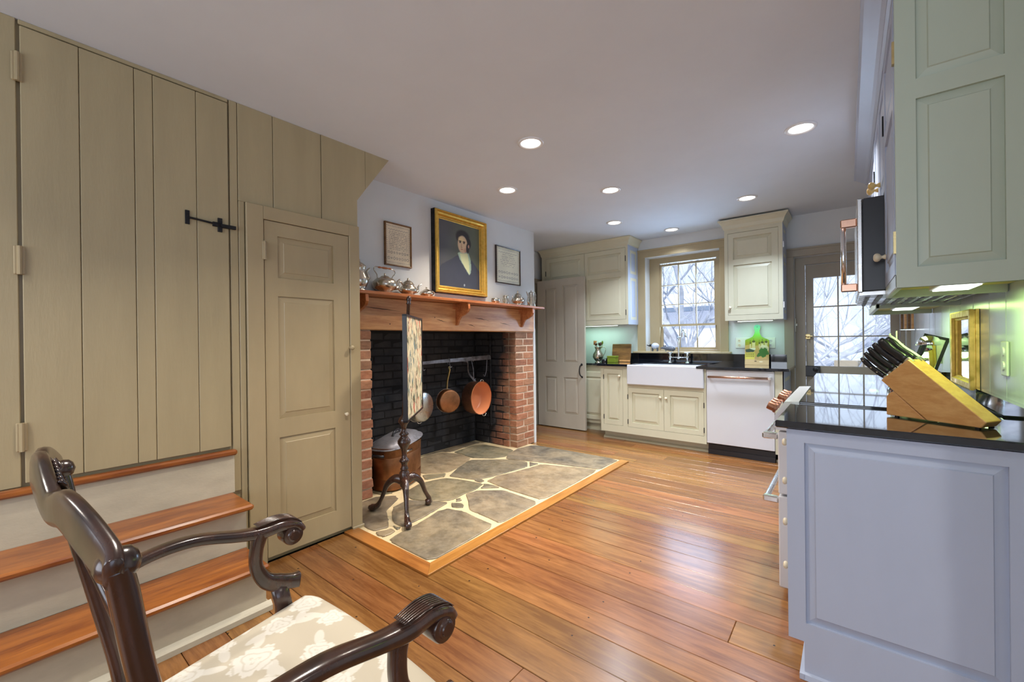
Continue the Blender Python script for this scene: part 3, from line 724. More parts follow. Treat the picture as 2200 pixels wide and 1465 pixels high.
# pictures on the chimney breast
def frame_mb(y0, y1, z0, z1, x, depth, fw, prof):
    """picture frame on an x-plane: prof = (inset, height) steps"""
    V = []; F = []
    for ins, h in prof: V += [(x+h, y0+ins, z0+ins), (x+h, y1-ins, z0+ins), (x+h, y1-ins, z1-ins), (x+h, y0+ins, z1-ins)]
    for k in range(len(prof)-1):
        for i in range(4): F.append((4*k+i, 4*k+(i+1) % 4, 4*k+4+(i+1) % 4, 4*k+4+i))
    return MB().add(V, F)
def portrait(U, V):
    rs = np.random.RandomState(2)
    n = lambda s: sum(np.sin(U*a*s+p)*np.cos(V*b*s+q) for a, b, p, q in rs.uniform(2, 9, (5, 4)))/5
    g = (.5+.5*np.tanh((U-.45)*3+n(1)*.6))[..., None]
    c = C3(84, 86, 96)*(1-g)+C3(92, 100, 84)*g
    c = c*(1-.35*np.clip(np.abs(V-.25)*1.2, 0, 1))[..., None]*(1+.14*n(2.5))[..., None]
    def blend(c, m, col, w_=1.0): m = (np.clip(m, 0, 1)*w_)[..., None]; return c*(1-m)+col*m
    ell = lambda cx, cy, rx, ry, s=.25: (1-np.sqrt(((U-cx)/rx)**2+((V-cy)/ry)**2))/s
    coat = inpoly(U, V, [(0, .78), (.06, .68), (.30, .57), (.42, .50), (.74, .50), (.82, .56), (1.0, .70), (1.01, 1.01), (0, 1.01)])
    c = blend(c, coat.astype(float), C3(58, 62, 76)*(1+.1*n(3))[..., None])
    c = blend(c, inpoly(U, V, [(.44, .46), (.50, .44), (.70, .42), (.76, .52), (.78, .66), (.76, .75), (.72, .78), (.60, .66), (.50, .56)]).astype(float), C3(150, 176, 160))
    c = blend(c, inpoly(U, V, [(.49, .46), (.56, .46), (.68, .44), (.71, .52), (.73, .66), (.73, .77), (.62, .67), (.53, .57)]).astype(float), C3(196, 202, 160))
    c = blend(c, ell(.57, .19, .19, .115), C3(44, 42, 46)); c = blend(c, ell(.70, .28, .085, .10), C3(44, 40, 42)); c = blend(c, ell(.47, .22, .07, .08), C3(50, 46, 48))
    c = blend(c, ell(.565, .315, .125, .145, .12), C3(206, 180, 148)); c = blend(c, ell(.53, .24, .085, .055, .5), C3(222, 202, 150), .8)
    c = blend(c, ell(.63, .40, .06, .05, .6), C3(176, 120, 104), .6); c = blend(c, ell(.69, .36, .045, .09), C3(48, 42, 44)); c = blend(c, ell(.715, .325, .02, .03), C3(190, 150, 130))
    for x_ in (.505, .60): c = blend(c, ell(x_, .268, .042, .010), C3(60, 48, 44)); c = blend(c, ell(x_, .288, .026, .012), C3(52, 44, 44)); 
    c = blend(c, ell(.535, .335, .014, .045, .6), C3(160, 118, 96), .7); c = blend(c, ell(.54, .362, .026, .008, .5), C3(120, 78, 68), .8)
    c = blend(c, ell(.545, .392, .036, .010, .5), C3(150, 72, 66)); c = blend(c, ell(.545, .43, .05, .02, .8), C3(188, 156, 130), .6)
    c = blend(c, ell(.60, .95, .018, .022), C3(150, 160, 170))
    return np.clip(c, 0, 1)
pr = thing('portrait_painting', 'gilt framed oil portrait of a dark-haired man in a black coat', 'painting', (WF, 2.8, 1.64))
part('frame', frame_mb(2.463, 3.133, 1.64, 2.38, WF, 0, .07, [(0, .001), (0, .050), (.005, .066), (.014, .068), (.018, .054), (.022, .050), (.026, .058), (.038, .052), (.044, .036), (.048, .030), (.052, .037), (.060, .036), (.063, .022), (.070, .018)]), M_gold, pr)
part('frame_side', MB().box(WF+.001, 2.460, 1.637, WF+.050, 2.4655, 2.383).box(WF+.001, 3.1305, 1.637, WF+.05, 3.136, 2.383).box(WF+.001, 2.46, 2.378, WF+.05, 3.136, 2.383).box(WF+.001, 2.46, 1.637, WF+.05, 3.136, 1.642), M_iron, pr, 'blackened outer side')
painted('canvas', pr, (WF+.019, 2.53, 1.707), (0, 1, 0), (0, 0, 1), .537, .607, 110, 126, portrait)
def sampler(seed, dark):
    def fn(U, V):
        rs = np.random.RandomState(seed); c = np.ones(U.shape+(3,))*C3(*((226, 214, 188) if seed == 1 else (222, 222, 200)))
        c = c*(1+.05*np.sin(U*9+V*5))[..., None]
        m = np.zeros(U.shape)
        rows_ = np.linspace(.2, .62, 11) if seed == 1 else np.linspace(.2, .52, 7)
        for k, r in enumerate(rows_):
            txt = (rs.rand(60) > .35).astype(float); on_ = txt[np.clip((U*60).astype(int), 0, 59)]
            lim = .12 if seed == 1 else .16+.03*abs(k-3)
            m = np.maximum(m, on_*(np.abs(V-r) < .009)*(U > lim)*(U < 1-lim)*.6)
        for k in range(16):
            cx = .12+.76*(k % 8)/7; cy = (.70 if k < 8 else .84); rr = .02+.02*rs.rand()
            m = np.maximum(m, (np.abs(np.hypot((U-cx), (V-cy)*1.3)-rr) < .009)*.7)
        edge = np.minimum(np.minimum(U, 1-U), np.minimum(V, 1-V)); zig = .055+.012*np.sin((U+V*1.3)*95)
        m = np.maximum(m, (np.abs(edge-zig) < .007)*.6)
        m = np.maximum(m, (np.abs(V-.14+.01*np.sin(U*60)) < .008)*(U > .1)*(U < .9)*.5)
        return c*(1-m[..., None])+C3(*dark)*m[..., None]
    return fn
for name_, y0, y1, z0, z1, sd, lab, dk in (('sampler_picture', 1.972, 2.232, 1.820, 2.168, 1, 'small framed cream sampler with rows of stitching, hung left of the portrait', (90, 84, 84)),
                                      ('sampler_picture', 3.324, 3.738, 1.812, 2.208, 2, 'framed greenish sampler with two stitched baskets, hung right of the portrait', (104, 104, 112))):
    sm = thing(name_, lab, 'picture', (WF, (y0+y1)/2, z0), 'framed needlework samplers')
    part('frame', frame_mb(y0, y1, z0, z1, WF, 0, .01, [(0, .001), (0, .020), (.003, .023), (.010, .021), (.012, .014)]), M_cutb if sd == 1 else M_mahog, sm)
    painted('sampler_cloth', sm, (WF+.012, y0+.009, z0+.009), (0, 1, 0), (0, 0, 1), y1-y0-.018, z1-z0-.018, 90, 120, sampler(sd, dk))

# silver on the mantel
ZS = 1.577; XS = -2.765
def arc(c, ry, rz, a0, a1, n=12, x=XS): return [(x, c[0]+ry*math.cos(math.radians(a0+(a1-a0)*i/n)), c[1]+rz*math.sin(math.radians(a0+(a1-a0)*i/n))) for i in range(n+1)]
def pot(name, label, cat, y, prof, extra, n=24, lid=None):
    t = thing(name, label, cat, (XS, y, ZS), None)
    part('body', MB().lathe([(r, z) for r, z in prof], (XS, y, ZS), n), M_silver, t, smooth=True)
    if lid: part('lid', MB().lathe(lid, (XS, y, ZS), n), M_silver, t, smooth=True)
    for nm, mb in extra: part(nm, mb, M_silver, t, smooth=True)
    return t
y = 1.70
pot('coffee_pot', 'tall silver coffee pot at the left end of the mantel, half hidden by casing', 'coffee pot', y,
    [(0, 0), (.046, 0), (.048, .008), (.034, .016), (.05, .04), (.062, .07), (.058, .10), (.042, .13), (.038, .16), (.043, .18), (.045, .184)],
    [('spout', MB().sweep(spl([(XS, y+.05, ZS+.08), (XS, y+.075, ZS+.11), (XS, y+.06, ZS+.15), (XS, y+.085, ZS+.178)]), lerpl([.014, .010, .007], 25), lerpl([.014, .010, .007], 25), 10, up=(1, 0, 0))),
     ('handle', MB().tube(arc((y-.05, ZS+.11), .05, .055, 90, 270), .005))],
    lid=[(.046, .184), (.046, .188), (.034, .20), (.014, .212), (.006, .218), (.009, .226), (.004, .236), (0, .238)])
y = 1.915
k_ = pot('silver_kettle', 'round pewter kettle with turned wooden bail handle on the mantel', 'kettle', y,
    [(0, .012), (.05, .012), (.055, 0), (.058, .002), (.05, .018), (.082, .035), (.095, .062), (.09, .09), (.068, .112), (.035, .124), (.033, .126)],
    [('spout', MB().sweep(spl([(XS, y+.085, ZS+.05), (XS, y+.118, ZS+.06), (XS, y+.118, ZS+.10), (XS, y+.142, ZS+.122)]), lerpl([.018, .012, .008], 25), lerpl([.018, .012, .008], 25), 10, up=(1, 0, 0))),
     ('bail', MB().tube(spl([(XS, y-.066, ZS+.112), (XS, y-.07, ZS+.142), (XS, y-.095, ZS+.175), (XS, y-.085, ZS+.196), (XS, y-.055, ZS+.20)]), .004)), ('bail', MB().tube(spl([(XS, y+.066, ZS+.112), (XS, y+.07, ZS+.135), (XS, y+.095, ZS+.165), (XS, y+.085, ZS+.188), (XS, y+.055, ZS+.195)]), .004))],
    lid=[(.036, .124), (.03, .132), (.012, .138), (.005, .142), (.008, .15), (.003, .158), (0, .158)])
part('grip', MB().lathe([(0, -.06), (.005, -.06), (.008, -.045), (.005, -.03), (.009, -.012), (.009, .012), (.005, .03), (.008, .045), (.005, .06), (0, .06)], (XS, y, ZS+.198), 12, Matrix.Rotation(PI/2, 4, 'X')), M_shelf, k_, 'turned reddish wooden grip', smooth=True)
y = 2.135
pot('silver_teapot', 'pear-shaped silver teapot with domed lid, between kettle and low teapot', 'teapot', y,
    [(0, 0), (.05, 0), (.045, .01), (.06, .022), (.074, .04), (.066, .062), (.048, .08), (.046, .086), (.052, .088)],
    [('spout', MB().sweep(spl([(XS, y+.06, ZS+.035), (XS, y+.095, ZS+.045), (XS, y+.105, ZS+.085), (XS, y+.135, ZS+.105)]), lerpl([.014, .009, .006], 25), lerpl([.014, .009, .006], 25), 10, up=(1, 0, 0))),
     ('handle', MB().tube(spl([(XS, y-.05, ZS+.085), (XS, y-.075, ZS+.105), (XS, y-.10, ZS+.085), (XS, y-.095, ZS+.05), (XS, y-.068, ZS+.03)]), .007))],
    lid=[(.052, .088), (.044, .096), (.04, .106), (.022, .120), (.007, .126), (.010, .134), (.004, .144), (0, .145)])
y = 2.325
pot('low_teapot', 'low squat silver pot with button finial, left of the gilt frame corner', 'teapot', y,
    [(0, 0), (.034, 0), (.032, .006), (.05, .016), (.06, .032), (.05, .048), (.03, .058)],
    [('handle', MB().tube(arc((y+.068, ZS+.036), .022, .02, -110, 110), .004))],
    lid=[(.032, .056), (.022, .066), (.008, .070), (.005, .076), (.008, .084), (0, .092)])
y = 3.22
pot('sugar_bowl', 'small two-handled silver bowl, leftmost of the four pieces at the mantel\'s right end', 'bowl', y,
    [(0, 0), (.03, 0), (.03, .004), (.04, .016), (.048, .03), (.042, .046), (.044, .054), (.040, .052), (.036, .044), (.0, .02)],
    [('handle', MB().tube(arc((y-.046, ZS+.038), .018, .018, 60, 280), .003)), ('handle', MB().tube(arc((y+.046, ZS+.038), .018, .018, -100, 120), .003))])
y = 3.385
pot('cream_jug', 'short ribbed silver cream jug between the sugar bowl and the ovoid pot', 'jug', y,
    [(0, 0), (.036, 0), (.037, .004), (.032, .03), (.027, .062), (.026, .086), (.031, .096), (.027, .096), (.023, .085), (0, .05)],
    [('spout', MB().sweep([(XS, y+.018, ZS+.082), (XS, y+.03, ZS+.094), (XS, y+.042, ZS+.104)], [.012, .009, .002], [.008, .005, .002], 8, up=(1, 0, 0))),
     ('handle', MB().tube(spl([(XS, y-.025, ZS+.085), (XS, y-.05, ZS+.075), (XS, y-.048, ZS+.045), (XS, y-.032, ZS+.025)]), .003))])
y = 3.59
pot('ovoid_pot', 'egg-shaped silver pot with tall pointed lid near the mantel\'s right end', 'coffee pot', y,
    [(0, 0), (.045, 0), (.045, .005), (.03, .014), (.06, .034), (.072, .056), (.062, .08), (.04, .098)],
    [('spout', MB().sweep(spl([(XS+.01, y-.02, ZS+.05), (XS+.08, y-.05, ZS+.06), (XS+.09, y-.055, ZS+.09)]), .006, .006, 8)),
     ('handle', MB().tube(arc((y-.066, ZS+.08), .03, .035, 80, 280), .004))],
    lid=[(.042, .098), (.036, .108), (.03, .122), (.018, .134), (.006, .14), (.009, .15), (.003, .162), (0, .163)])
y = 3.84
pot('tall_jug', 'tall tapering silver jug with long spout and loop handle at the mantel\'s right end', 'jug', y,
    [(0, 0), (.05, 0), (.051, .006), (.044, .05), (.036, .10), (.031, .15), (.032, .158)],
    [('spout', MB().sweep(spl([(XS, y-.03, ZS+.03), (XS, y-.066, ZS+.06), (XS, y-.062, ZS+.12), (XS, y-.09, ZS+.168)]), lerpl([.014, .009, .006], 25), lerpl([.012, .008, .005], 25), 10, up=(1, 0, 0))),
     ('handle', MB().tube(spl([(XS, y+.03, ZS+.155), (XS, y+.06, ZS+.175), (XS, y+.085, ZS+.14), (XS, y+.075, ZS+.07), (XS, y+.045, ZS+.03)]), .004))],
    lid=[(.033, .158), (.028, .166), (.01, .172), (.006, .178), (.008, .186), (0, .192)])
for o in COL.objects:
    if o.name.split('.')[0] in ('coffee_pot', 'silver_kettle', 'silver_teapot', 'low_teapot', 'sugar_bowl', 'cream_jug', 'ovoid_pot', 'tall_jug') and o.parent is None: o['group'] = 'silver and pewter on the mantel shelf'

# crane, hooks and pans
XC = -3.2
cn = thing('fireplace_crane', 'grey iron swinging crane bar across the dark firebox', 'crane', (XC, 3.62, .25))
part('bar', MB().sweep([(XC, 2.42, .985), (XC, 2.8, .998), (XC, 3.2, 1.005), (XC, 3.62, 1.012)], .006, [.014, .017, .022, .026], 8, k=6), M_irong, cn)
part('brace', MB().sweep(spl([(XC, 3.20, .99), (XC-.02, 3.27, .97), (XC-.10, 3.36, .86), (XC-.12, 3.44, .78), (XC, 3.61, .55)]), .006, .011, 8, k=5), M_irong, cn)
part('post', MB().tube([(XC, 3.62, .235), (XC, 3.62, 1.27)], .013, 10), M_iron, cn)
part('eye_bracket', MB().cbox(XC-.03, 3.59, .225, XC+.03, 3.67, .25, .004).cbox(XC-.03, 3.59, 1.20, XC+.03, 3.67, 1.225, .004), M_iron, cn)
def hook(y, ztop, zbot, label):
    pts = [(XC+.022, y-.012, ztop-.03), (XC+.024, y-.010, ztop), (XC, y, ztop+.026), (XC-.020, y, ztop), (XC-.012, y, ztop-.035), (XC+.010, y, (ztop*.5+zbot*.5)), (XC+.012, y+.004, zbot+.02), (XC+.014, y+.014, zbot), (XC+.016, y+.028, zbot+.012)]
    o = solid('pot_hook', MB().tube(spl(pts, 6), .0032, 8, up=(0, 1, 0)), M_irong, label, 'hook', 'iron hooks on the fireplace crane', smooth=True)
    return o
hook(2.62, 1.0, .92, 'iron hook that holds the steel saucepan beside the needlepoint screen'); hook(2.975, 1.0, .93, 'iron hook that holds the middle brown saucepan')
hook(3.325, 1.008, .775, 'long iron hook that holds the deep copper pan'); 
solid('pot_hook', MB().tube(spl([(XC+.02, 3.60, .99), (XC+.02, 3.59, 1.03), (XC-.015, 3.585, 1.03), (XC-.015, 3.575, .95), (XC-.01, 3.56, .86), (XC, 3.52, .80), (XC, 3.50, .82)], 6), .0035, 8, up=(0, 1, 0)), M_irong, 'empty iron S hook at the right end of the crane', 'hook', 'iron hooks on the fireplace crane', smooth=True)
def pan(name, label, y, zc, r, depth, mo_, mi_, mh, ztop, tilt, open_side, ring=True):
    """pan hanging by its handle; axis along +x turned by tilt about z"""
    t = thing(name, label, 'saucepan', (XC, y, zc)); A = Matrix.Rotation(tilt, 4, 'Z') @ Matrix.Rotation(PI/2, 4, 'Y')
    s = 1 if open_side else -1
    outer = [(0, -depth/2*s), (r*.86, -depth/2*s), (r*.93, -depth*.44*s), (r*.985, -depth*.2*s), (r, depth/2*s)]
    inner = [(r*1.015, depth/2*s), (r*1.015, depth*.46*s), (r*.97, depth*.46*s), (r*.94, -depth*.3*s), (r*.84, -depth*.40*s), (0, -depth*.40*s)]
    part('body', MB().lathe(outer+inner[:1], (XC, y, zc), 40, A), mo_, t, smooth=True, auto=.9)
    part('lining', MB().lathe(inner, (XC, y, zc), 40, A), mi_, t, smooth=True, auto=.9)
    dx = depth/2*s*math.cos(tilt); dy = depth/2*s*math.sin(tilt)
    if mh:
        part('handle', MB().sweep(spl([(XC+dx*.8, y+dy*.8, zc+r*.86), (XC+dx, y+dy, zc+r*1.05), (XC+dx*.6, y+dy*.6, zc+(ztop-zc)*.62), (XC+.012, y+.004, ztop-.03), (XC+.012, y+.003, ztop-.012)], 6),
                          lerpl([.018, .012, .011, .013, .011], 25), .0055, 8, up=(0, 1, 0), k=3).tube([(XC+.012, y+.003+.010*math.cos(a_), ztop+.010*math.sin(a_)) for a_ in np.linspace(-PI/2, 1.5*PI, 13)], .003, 6), mh, t, smooth=True)
    else:
        part('handle', MB().tube([(XC+dx+.004, y+dy+.026*math.cos(a_), zc+r*.99+.022*math.sin(a_)) for a_ in np.linspace(0, PI, 12)], .004, 8), M_steel, t, smooth=True)
    if ring: part('helper_handle', MB().tube([(XC+dx*1.0, y+dy+.03*math.cos(a_)+.035, zc-r*.97-.028*math.sin(a_)) for a_ in np.linspace(0, PI, 12)], .004, 8), M_steel, t, smooth=True)
    return t
pan('saucepan', 'shiny steel-bottomed saucepan hanging partly behind the needlepoint screen', 2.60, .575, .150, .10, M_steel, M_steel, M_copper, .92, .20, False)
pan('saucepan', 'small brownish saucepan with pale handle, hanging in the middle of the crane', 2.965, .585, .122, .08, M_copd, M_steel, M_brass, .93, -.30, False, False)
pan('copper_pan', 'deep copper pan hanging open side out, right of the other two pans', 3.375, .575, .180, .16, M_copper, M_copin, None, .80, .10, True)

# copper wash boiler
CBx, CBy, th = -2.985, 2.165, math.radians(112)
bo = thing('copper_boiler', 'oval copper wash boiler with loose domed lid at the left of the firebox', 'boiler', (CBx, CBy, .01))
def oval(a, b_, z, dz=0, n=48, sq=.75, tilt=0):
    out = []
    for i in range(n):
        t_ = 2*PI*i/n; x_ = a*math.copysign(abs(math.cos(t_))**sq, math.cos(t_)); y_ = b_*math.copysign(abs(math.sin(t_))**sq, math.sin(t_))
        out.append(Vector((CBx+x_*math.cos(th)-y_*math.sin(th), CBy+x_*math.sin(th)+y_*math.cos(th), z+dz*x_/a+tilt*y_)))
    return out
def loft(levels, close_top=True, close_bot=True):
    mb = MB(); n = len(levels[0]); V = [p for l in levels for p in l]; F = []
    for k in range(len(levels)-1):
        for i in range(n): F.append((k*n+i, k*n+(i+1) % n, (k+1)*n+(i+1) % n, (k+1)*n+i))
    if close_bot: F.append(tuple(range(n))[::-1])
    if close_top: F.append(tuple(range((len(levels)-1)*n, len(levels)*n)))
    return mb.add(V, F)
part('body', loft([oval(.245, .145, .012), oval(.255, .152, .018), oval(.256, .153, .10), oval(.253, .150, .104), oval(.256, .153, .108), oval(.258, .154, .27), oval(.255, .151, .274), oval(.258, .154, .278), oval(.26, .156, .345), oval(.266, .162, .352)]), M_copd, bo, smooth=True, auto=.7)
L0 = .362
part('lid', loft([oval(.272, .168, L0-.006, .022), oval(.276, .172, L0, .022), oval(.272, .168, L0+.006, .022), oval(.245, .142, L0+.012, .022), oval(.235, .132, L0+.026, .022), oval(.18, .10, L0+.045, .018), oval(.08, .045, L0+.056, .01), oval(.02, .02, L0+.058, .0)]), M_irong, bo, 'dull grey tinned lid', smooth=True, auto=.9)
part('lid_handle', MB().sweep(spl([(CBx+.03, CBy-.06, L0+.05), (CBx+.02, CBy-.035, L0+.085), (CBx-.02, CBy+.035, L0+.088), (CBx-.03, CBy+.06, L0+.05)]), .009, .009, 10), M_black, bo, smooth=True)
e = Vector((math.cos(th), math.sin(th), 0)); q_ = Vector((CBx, CBy, 0))-e*.262
sd_ = Vector((-e.y, e.x, 0))
part('side_handle', MB().tube([q_-e*.02-sd_*.06+Vector((0, 0, .30)), q_-e*.02+sd_*.06+Vector((0, 0, .30))], .012, 10).tube([q_-sd_*.045+Vector((0, 0, .31)), q_-e*.02-sd_*.045+Vector((0, 0, .30))], .005, 6).tube([q_+sd_*.045+Vector((0, 0, .31)), q_-e*.02+sd_*.045+Vector((0, 0, .30))], .005, 6), M_black, bo, smooth=True)
q2 = Vector((CBx, CBy, 0))-sd_*.158-e*.12
part('side_handle', MB().tube([q2-sd_*.02-e*.055+Vector((0, 0, .315)), q2-sd_*.02+e*.055+Vector((0, 0, .315))], .009, 10).tube([q2-e*.04+Vector((0, 0, .32)), q2-sd_*.02-e*.04+Vector((0, 0, .315))], .005, 6).tube([q2+e*.04+Vector((0, 0, .32)), q2-sd_*.02+e*.04+Vector((0, 0, .315))], .005, 6), M_steel, bo, smooth=True)

# pole screen
PX, PY = -2.395, 1.80
ps = thing('pole_screen', 'mahogany tripod pole screen with needlepoint panel standing on the hearth', 'fire screen', (PX, PY, .01))
part('pole', MB().lathe([(0, .17), (.018, .175), (.030, .20), (.034, .215), (.036, .29), (.030, .30), (.024, .31), (.030, .318), (.024, .326), (.020, .345), (.024, .36), (.036, .372), (.030, .385), (.019, .395), (.017, .42), (.021, .45), (.030, .47), (.044, .495), (.044, .515), (.030, .535), (.022, .548), (.034, .558), (.024, .57), (.016, .585), (.016, .60), (.024, .625), (.040, .648), (.034, .668), (.018, .688), (.013, .70), (0, .70)], (PX, PY, 0), 20), M_mahog, ps, smooth=True)
part('rod', MB().lathe([(.012, 0), (.012, .765), (.017, .772), (.012, .784), (.016, .796), (.017, .808), (.010, .822), (0, .828)], (PX, PY, .695), 16, Matrix.Rotation(.088, 4, 'Y')), M_mahog, ps, smooth=True)
for fx, fy in ((-2.632, 1.668), (-2.150, 1.640), (-2.372, 2.018)):
    d = Vector((fx-PX, fy-PY, 0)); L = d.length; d.normalize()
    pth = [Vector((PX, PY, .235))+d*.015, Vector((PX, PY, .245))+d*.07, Vector((PX, PY, .20))+d*.13, Vector((PX, PY, .12))+d*.165, Vector((PX, PY, .055))+d*.20, Vector((PX, PY, .034))+d*(L-.03), Vector((PX, PY, .036))+d*L]
    pp_ = spl(pth, 5)
    part('leg', MB().sweep(pp_, lerpl([.026, .027, .022, .016, .014, .020, .028, .012], len(pp_)), lerpl([.036, .030, .022, .016, .014, .020, .026, .012], len(pp_)), 12), M_mahog, ps, smooth=True)
A_ = Vector((-2.150, 1.632, 0)); B_ = Vector((-2.530, 2.068, 0)); ux = (B_-A_).normalized(); nn = Vector((ux.y, -ux.x, 0)); 
if nn.x < 0: nn = -nn
PW = (B_-A_).length; Z0, Z1 = .692, 1.378
TM = Matrix((( ux.x, -nn.x, 0, A_.x), (ux.y, -nn.y, 0, A_.y), (0, 0, 1, 0), (0, 0, 0, 1)))
fm = MB(TM); f_ = .012
fm.box(0, -.012, Z0, f_, .016, Z1).box(PW-f_, -.012, Z0, PW, .016, Z1).box(0, -.012, Z1-f_, PW, .016, Z1).box(0, -.012, Z0, PW, .016, Z0+f_).box(f_, .008, Z0, PW-f_, .014, Z1)
pf = part('screen_frame', fm, M_black, ps, 'thin dark frame')
nd = part('needlepoint', MB(TM).box(f_, -.006, Z0+f_, PW-f_, .006, Z1-f_), M_needle, ps, 'cream needlepoint with red and blue flecks')
part('clamp', MB(TM).box(PW*.5-.05, .016, 1.30, PW*.5+.03, .05, 1.33), M_mahog, ps)

# ================================================================== BACK WALL KITCHEN
YC = 4.66
# open four-panel door in front of the left cabinets
d4 = struct('door_4', None, None)
door_part('door_leaf', d4, '-y', -3.402, 4.862, .012, .746, 2.018, [(.125, .19, .315, .685), (.42, .19, .645, .685), (.125, .885, .315, 1.90), (.42, .885, .645, 1.925)], M_dgrey, .036, .012, .03)
part('handle', MB().tube(spl([(-2.705, 4.858, .87), (-2.71, 4.83, .855), (-2.715, 4.82, .80), (-2.71, 4.828, .74), (-2.70, 4.858, .715)], 6), .007, 8, up=(0, 1, 0)).lathe([(0, 0), (.016, .002), (.012, .008), (0, .01)], (-2.703, 4.862, .875), 12, Matrix.Rotation(PI/2, 4, 'X')).lathe([(0, 0), (.014, .002), (.01, .008), (0, .01)], (-2.698, 4.862, .712), 12, Matrix.Rotation(PI/2, 4, 'X')), M_iron, d4, 'black iron pull', smooth=True)

def crown(x0, y0, x1, y1, z0, z1, px0, py0, px1, parent, mat, steps=None):
    steps = steps or [(0, .0), (.08, .12), (.12, .2), (.45, .38), (.75, .72), (.86, .95), (.88, 1.0), (1, 1.0)]
    part('crown_moulding', MB().rings([(x0-px0*k, y0-py0*k, x1+px1*k, y1, z0+(z1-z0)*t) for t, k in steps]), mat, parent)

# wall cabinet left of the window
cl = thing('wall_cabinet', 'large cream double wall cabinet with crown moulding left of the sink window', 'cabinet', (-2.7, 5.1, 1.386), 'kitchen wall cabinets')
part('carcass', wall_with_holes(-3.372, -2.088, 1.386, 2.37, 4.94, 4.956, [(-3.303, -2.690, 1.448, 2.342), (-2.690, -2.118, 1.448, 2.342)]).box(-3.372, 4.962, 1.40, -2.088, WB, 2.37), M_cab, cl)
door_part('door', cl, '-y', -3.300, 4.942, 1.451, .607, .888, [(.06, .05, .547, .532), (.06, .592, .547, .83)], M_cab)
door_part('door', cl, '-y', -2.688, 4.942, 1.451, .567, .888, [(.045, .038, .507, .532), (.045, .592, .507, .83)], M_cab)
hinge(cl, -3.308, 4.936, 2.10, -3.300, 4.944, 2.17, M_iron); hinge(cl, -2.122, 4.936, 2.17, -2.114, 4.944, 2.24, M_iron); hinge(cl, -2.122, 4.936, 1.50, -2.114, 4.944, 1.57, M_iron)
door_part('side_panel', cl, '+x', -2.086, 4.942, 1.386, .325, .985, [(.07, .06, .265, .585), (.07, .635, .265, .93)], M_cabw, .012, .007)
crown(-3.372, 4.94, -2.088, WB, 2.37, 2.468, .03, .05, .055, cl, M_cab)
# wall cabinet right of the window
cr_ = thing('wall_cabinet', 'narrow cream single-door wall cabinet between the sink window and the glazed door', 'cabinet', (-.74, 5.1, 1.386), 'kitchen wall cabinets')
part('carcass', wall_with_holes(-1.0, -.472, 1.386, 2.35, 4.94, 4.956, [(-.968, -.508, 1.442, 2.312)]).box(-1.0, 4.962, 1.40, -.472, WB, 2.35), M_cab, cr_)
door_part('door', cr_, '-y', -.966, 4.942, 1.445, .456, .864, [(.052, .055, .40, .525), (.052, .585, .40, .815)], M_cab)
knob(cr_, (-.945, 4.942, 1.522), (0, -1, 0), M_knob)
door_part('side_panel', cr_, '+x', -.470, 4.942, 1.386, .325, .965, [(.07, .06, .265, .585), (.07, .635, .265, .92)], M_cabw, .012, .007)
hinge(cr_, -.474, 4.95, 1.50, -.462, 4.956, 1.56, M_steel); hinge(cr_, -.474, 4.95, 2.10, -.462, 4.956, 2.16, M_steel)
crown(-1.0, 4.94, -.472, WB, 2.35, 2.452, .055, .05, .055, cr_, M_cab)

# base units
fr_ = [(-2.292, -2.046, .18, .848), (-1.985, -1.150, .178, .640)]
sc = thing('sink_cabinet', 'cream base cabinet with three raised-panel doors under the white sink', 'cabinet', (-1.73, 4.95, 0), 'kitchen base cabinets')
ff = wall_with_holes(-2.330, -1.128, .098, .882, YC, YC+.018, fr_+[(-1.985, -1.146, .675, .9)])
ff.box(-2.330, YC+.02, .1, -1.128, 5.24, .66).box(-2.330, YC+.02, .66, -2.0, 5.24, .88)
part('carcass', ff, M_cab, sc)
door_part('door', sc, '-y', -2.289, YC+.002, .183, .240, .662, [(.045, .055, .197, .607)], M_cab, bw=.022)
door_part('door', sc, '-y', -1.982, YC+.002, .181, .413, .456, [(.048, .052, .362, .402)], M_cab)
door_part('door', sc, '-y', -1.566, YC+.002, .181, .413, .456, [(.066, .050, .362, .400)], M_cab)
knob(sc, (-2.083, YC+.002, .766), (0, -1, 0), M_knob); knob(sc, (-1.602, YC+.002, .550), (0, -1, 0), M_knob); knob(sc, (-1.538, YC+.002, .546), (0, -1, 0), M_knob)
for x_, z_ in ((-2.290, .75), (-2.290, .27), (-1.985, .53), (-1.985, .24), (-1.151, .50), (-1.151, .24)): hinge(sc, x_-.004, YC-.003, z_-.028, x_+.004, YC+.004, z_+.028, M_iron)
part('toe_kick', MB().box(-2.330, 4.765, 0, -1.128, 4.785, .098).prism([(4.735, 0), (4.765, 0), (4.765, .028), (4.75, .024), (4.738, .012)], 0, -2.335, -1.122), M_cab, sc)
lb = thing('base_cabinet', 'set-back cream base cabinet half hidden behind the open grey door', 'cabinet', (-2.9, 5.1, 0), 'kitchen base cabinets')
part('carcass', MB().box(-3.44, 5.012, .1, -2.332, 5.24, .863), M_cab, lb)
door_part('door', lb, '-y', -2.86, 4.992, .15, .48, .62, [(.05, .05, .43, .56)], M_cab); door_part('door', lb, '-y', -3.36, 4.992, .15, .48, .62, [(.05, .05, .43, .56)], M_cab)
part('toe_kick', MB().box(-3.44, 5.06, 0, -2.332, 5.08, .1).box(-3.44, 5.045, 0, -2.332, 5.06, .025), M_cab, lb)
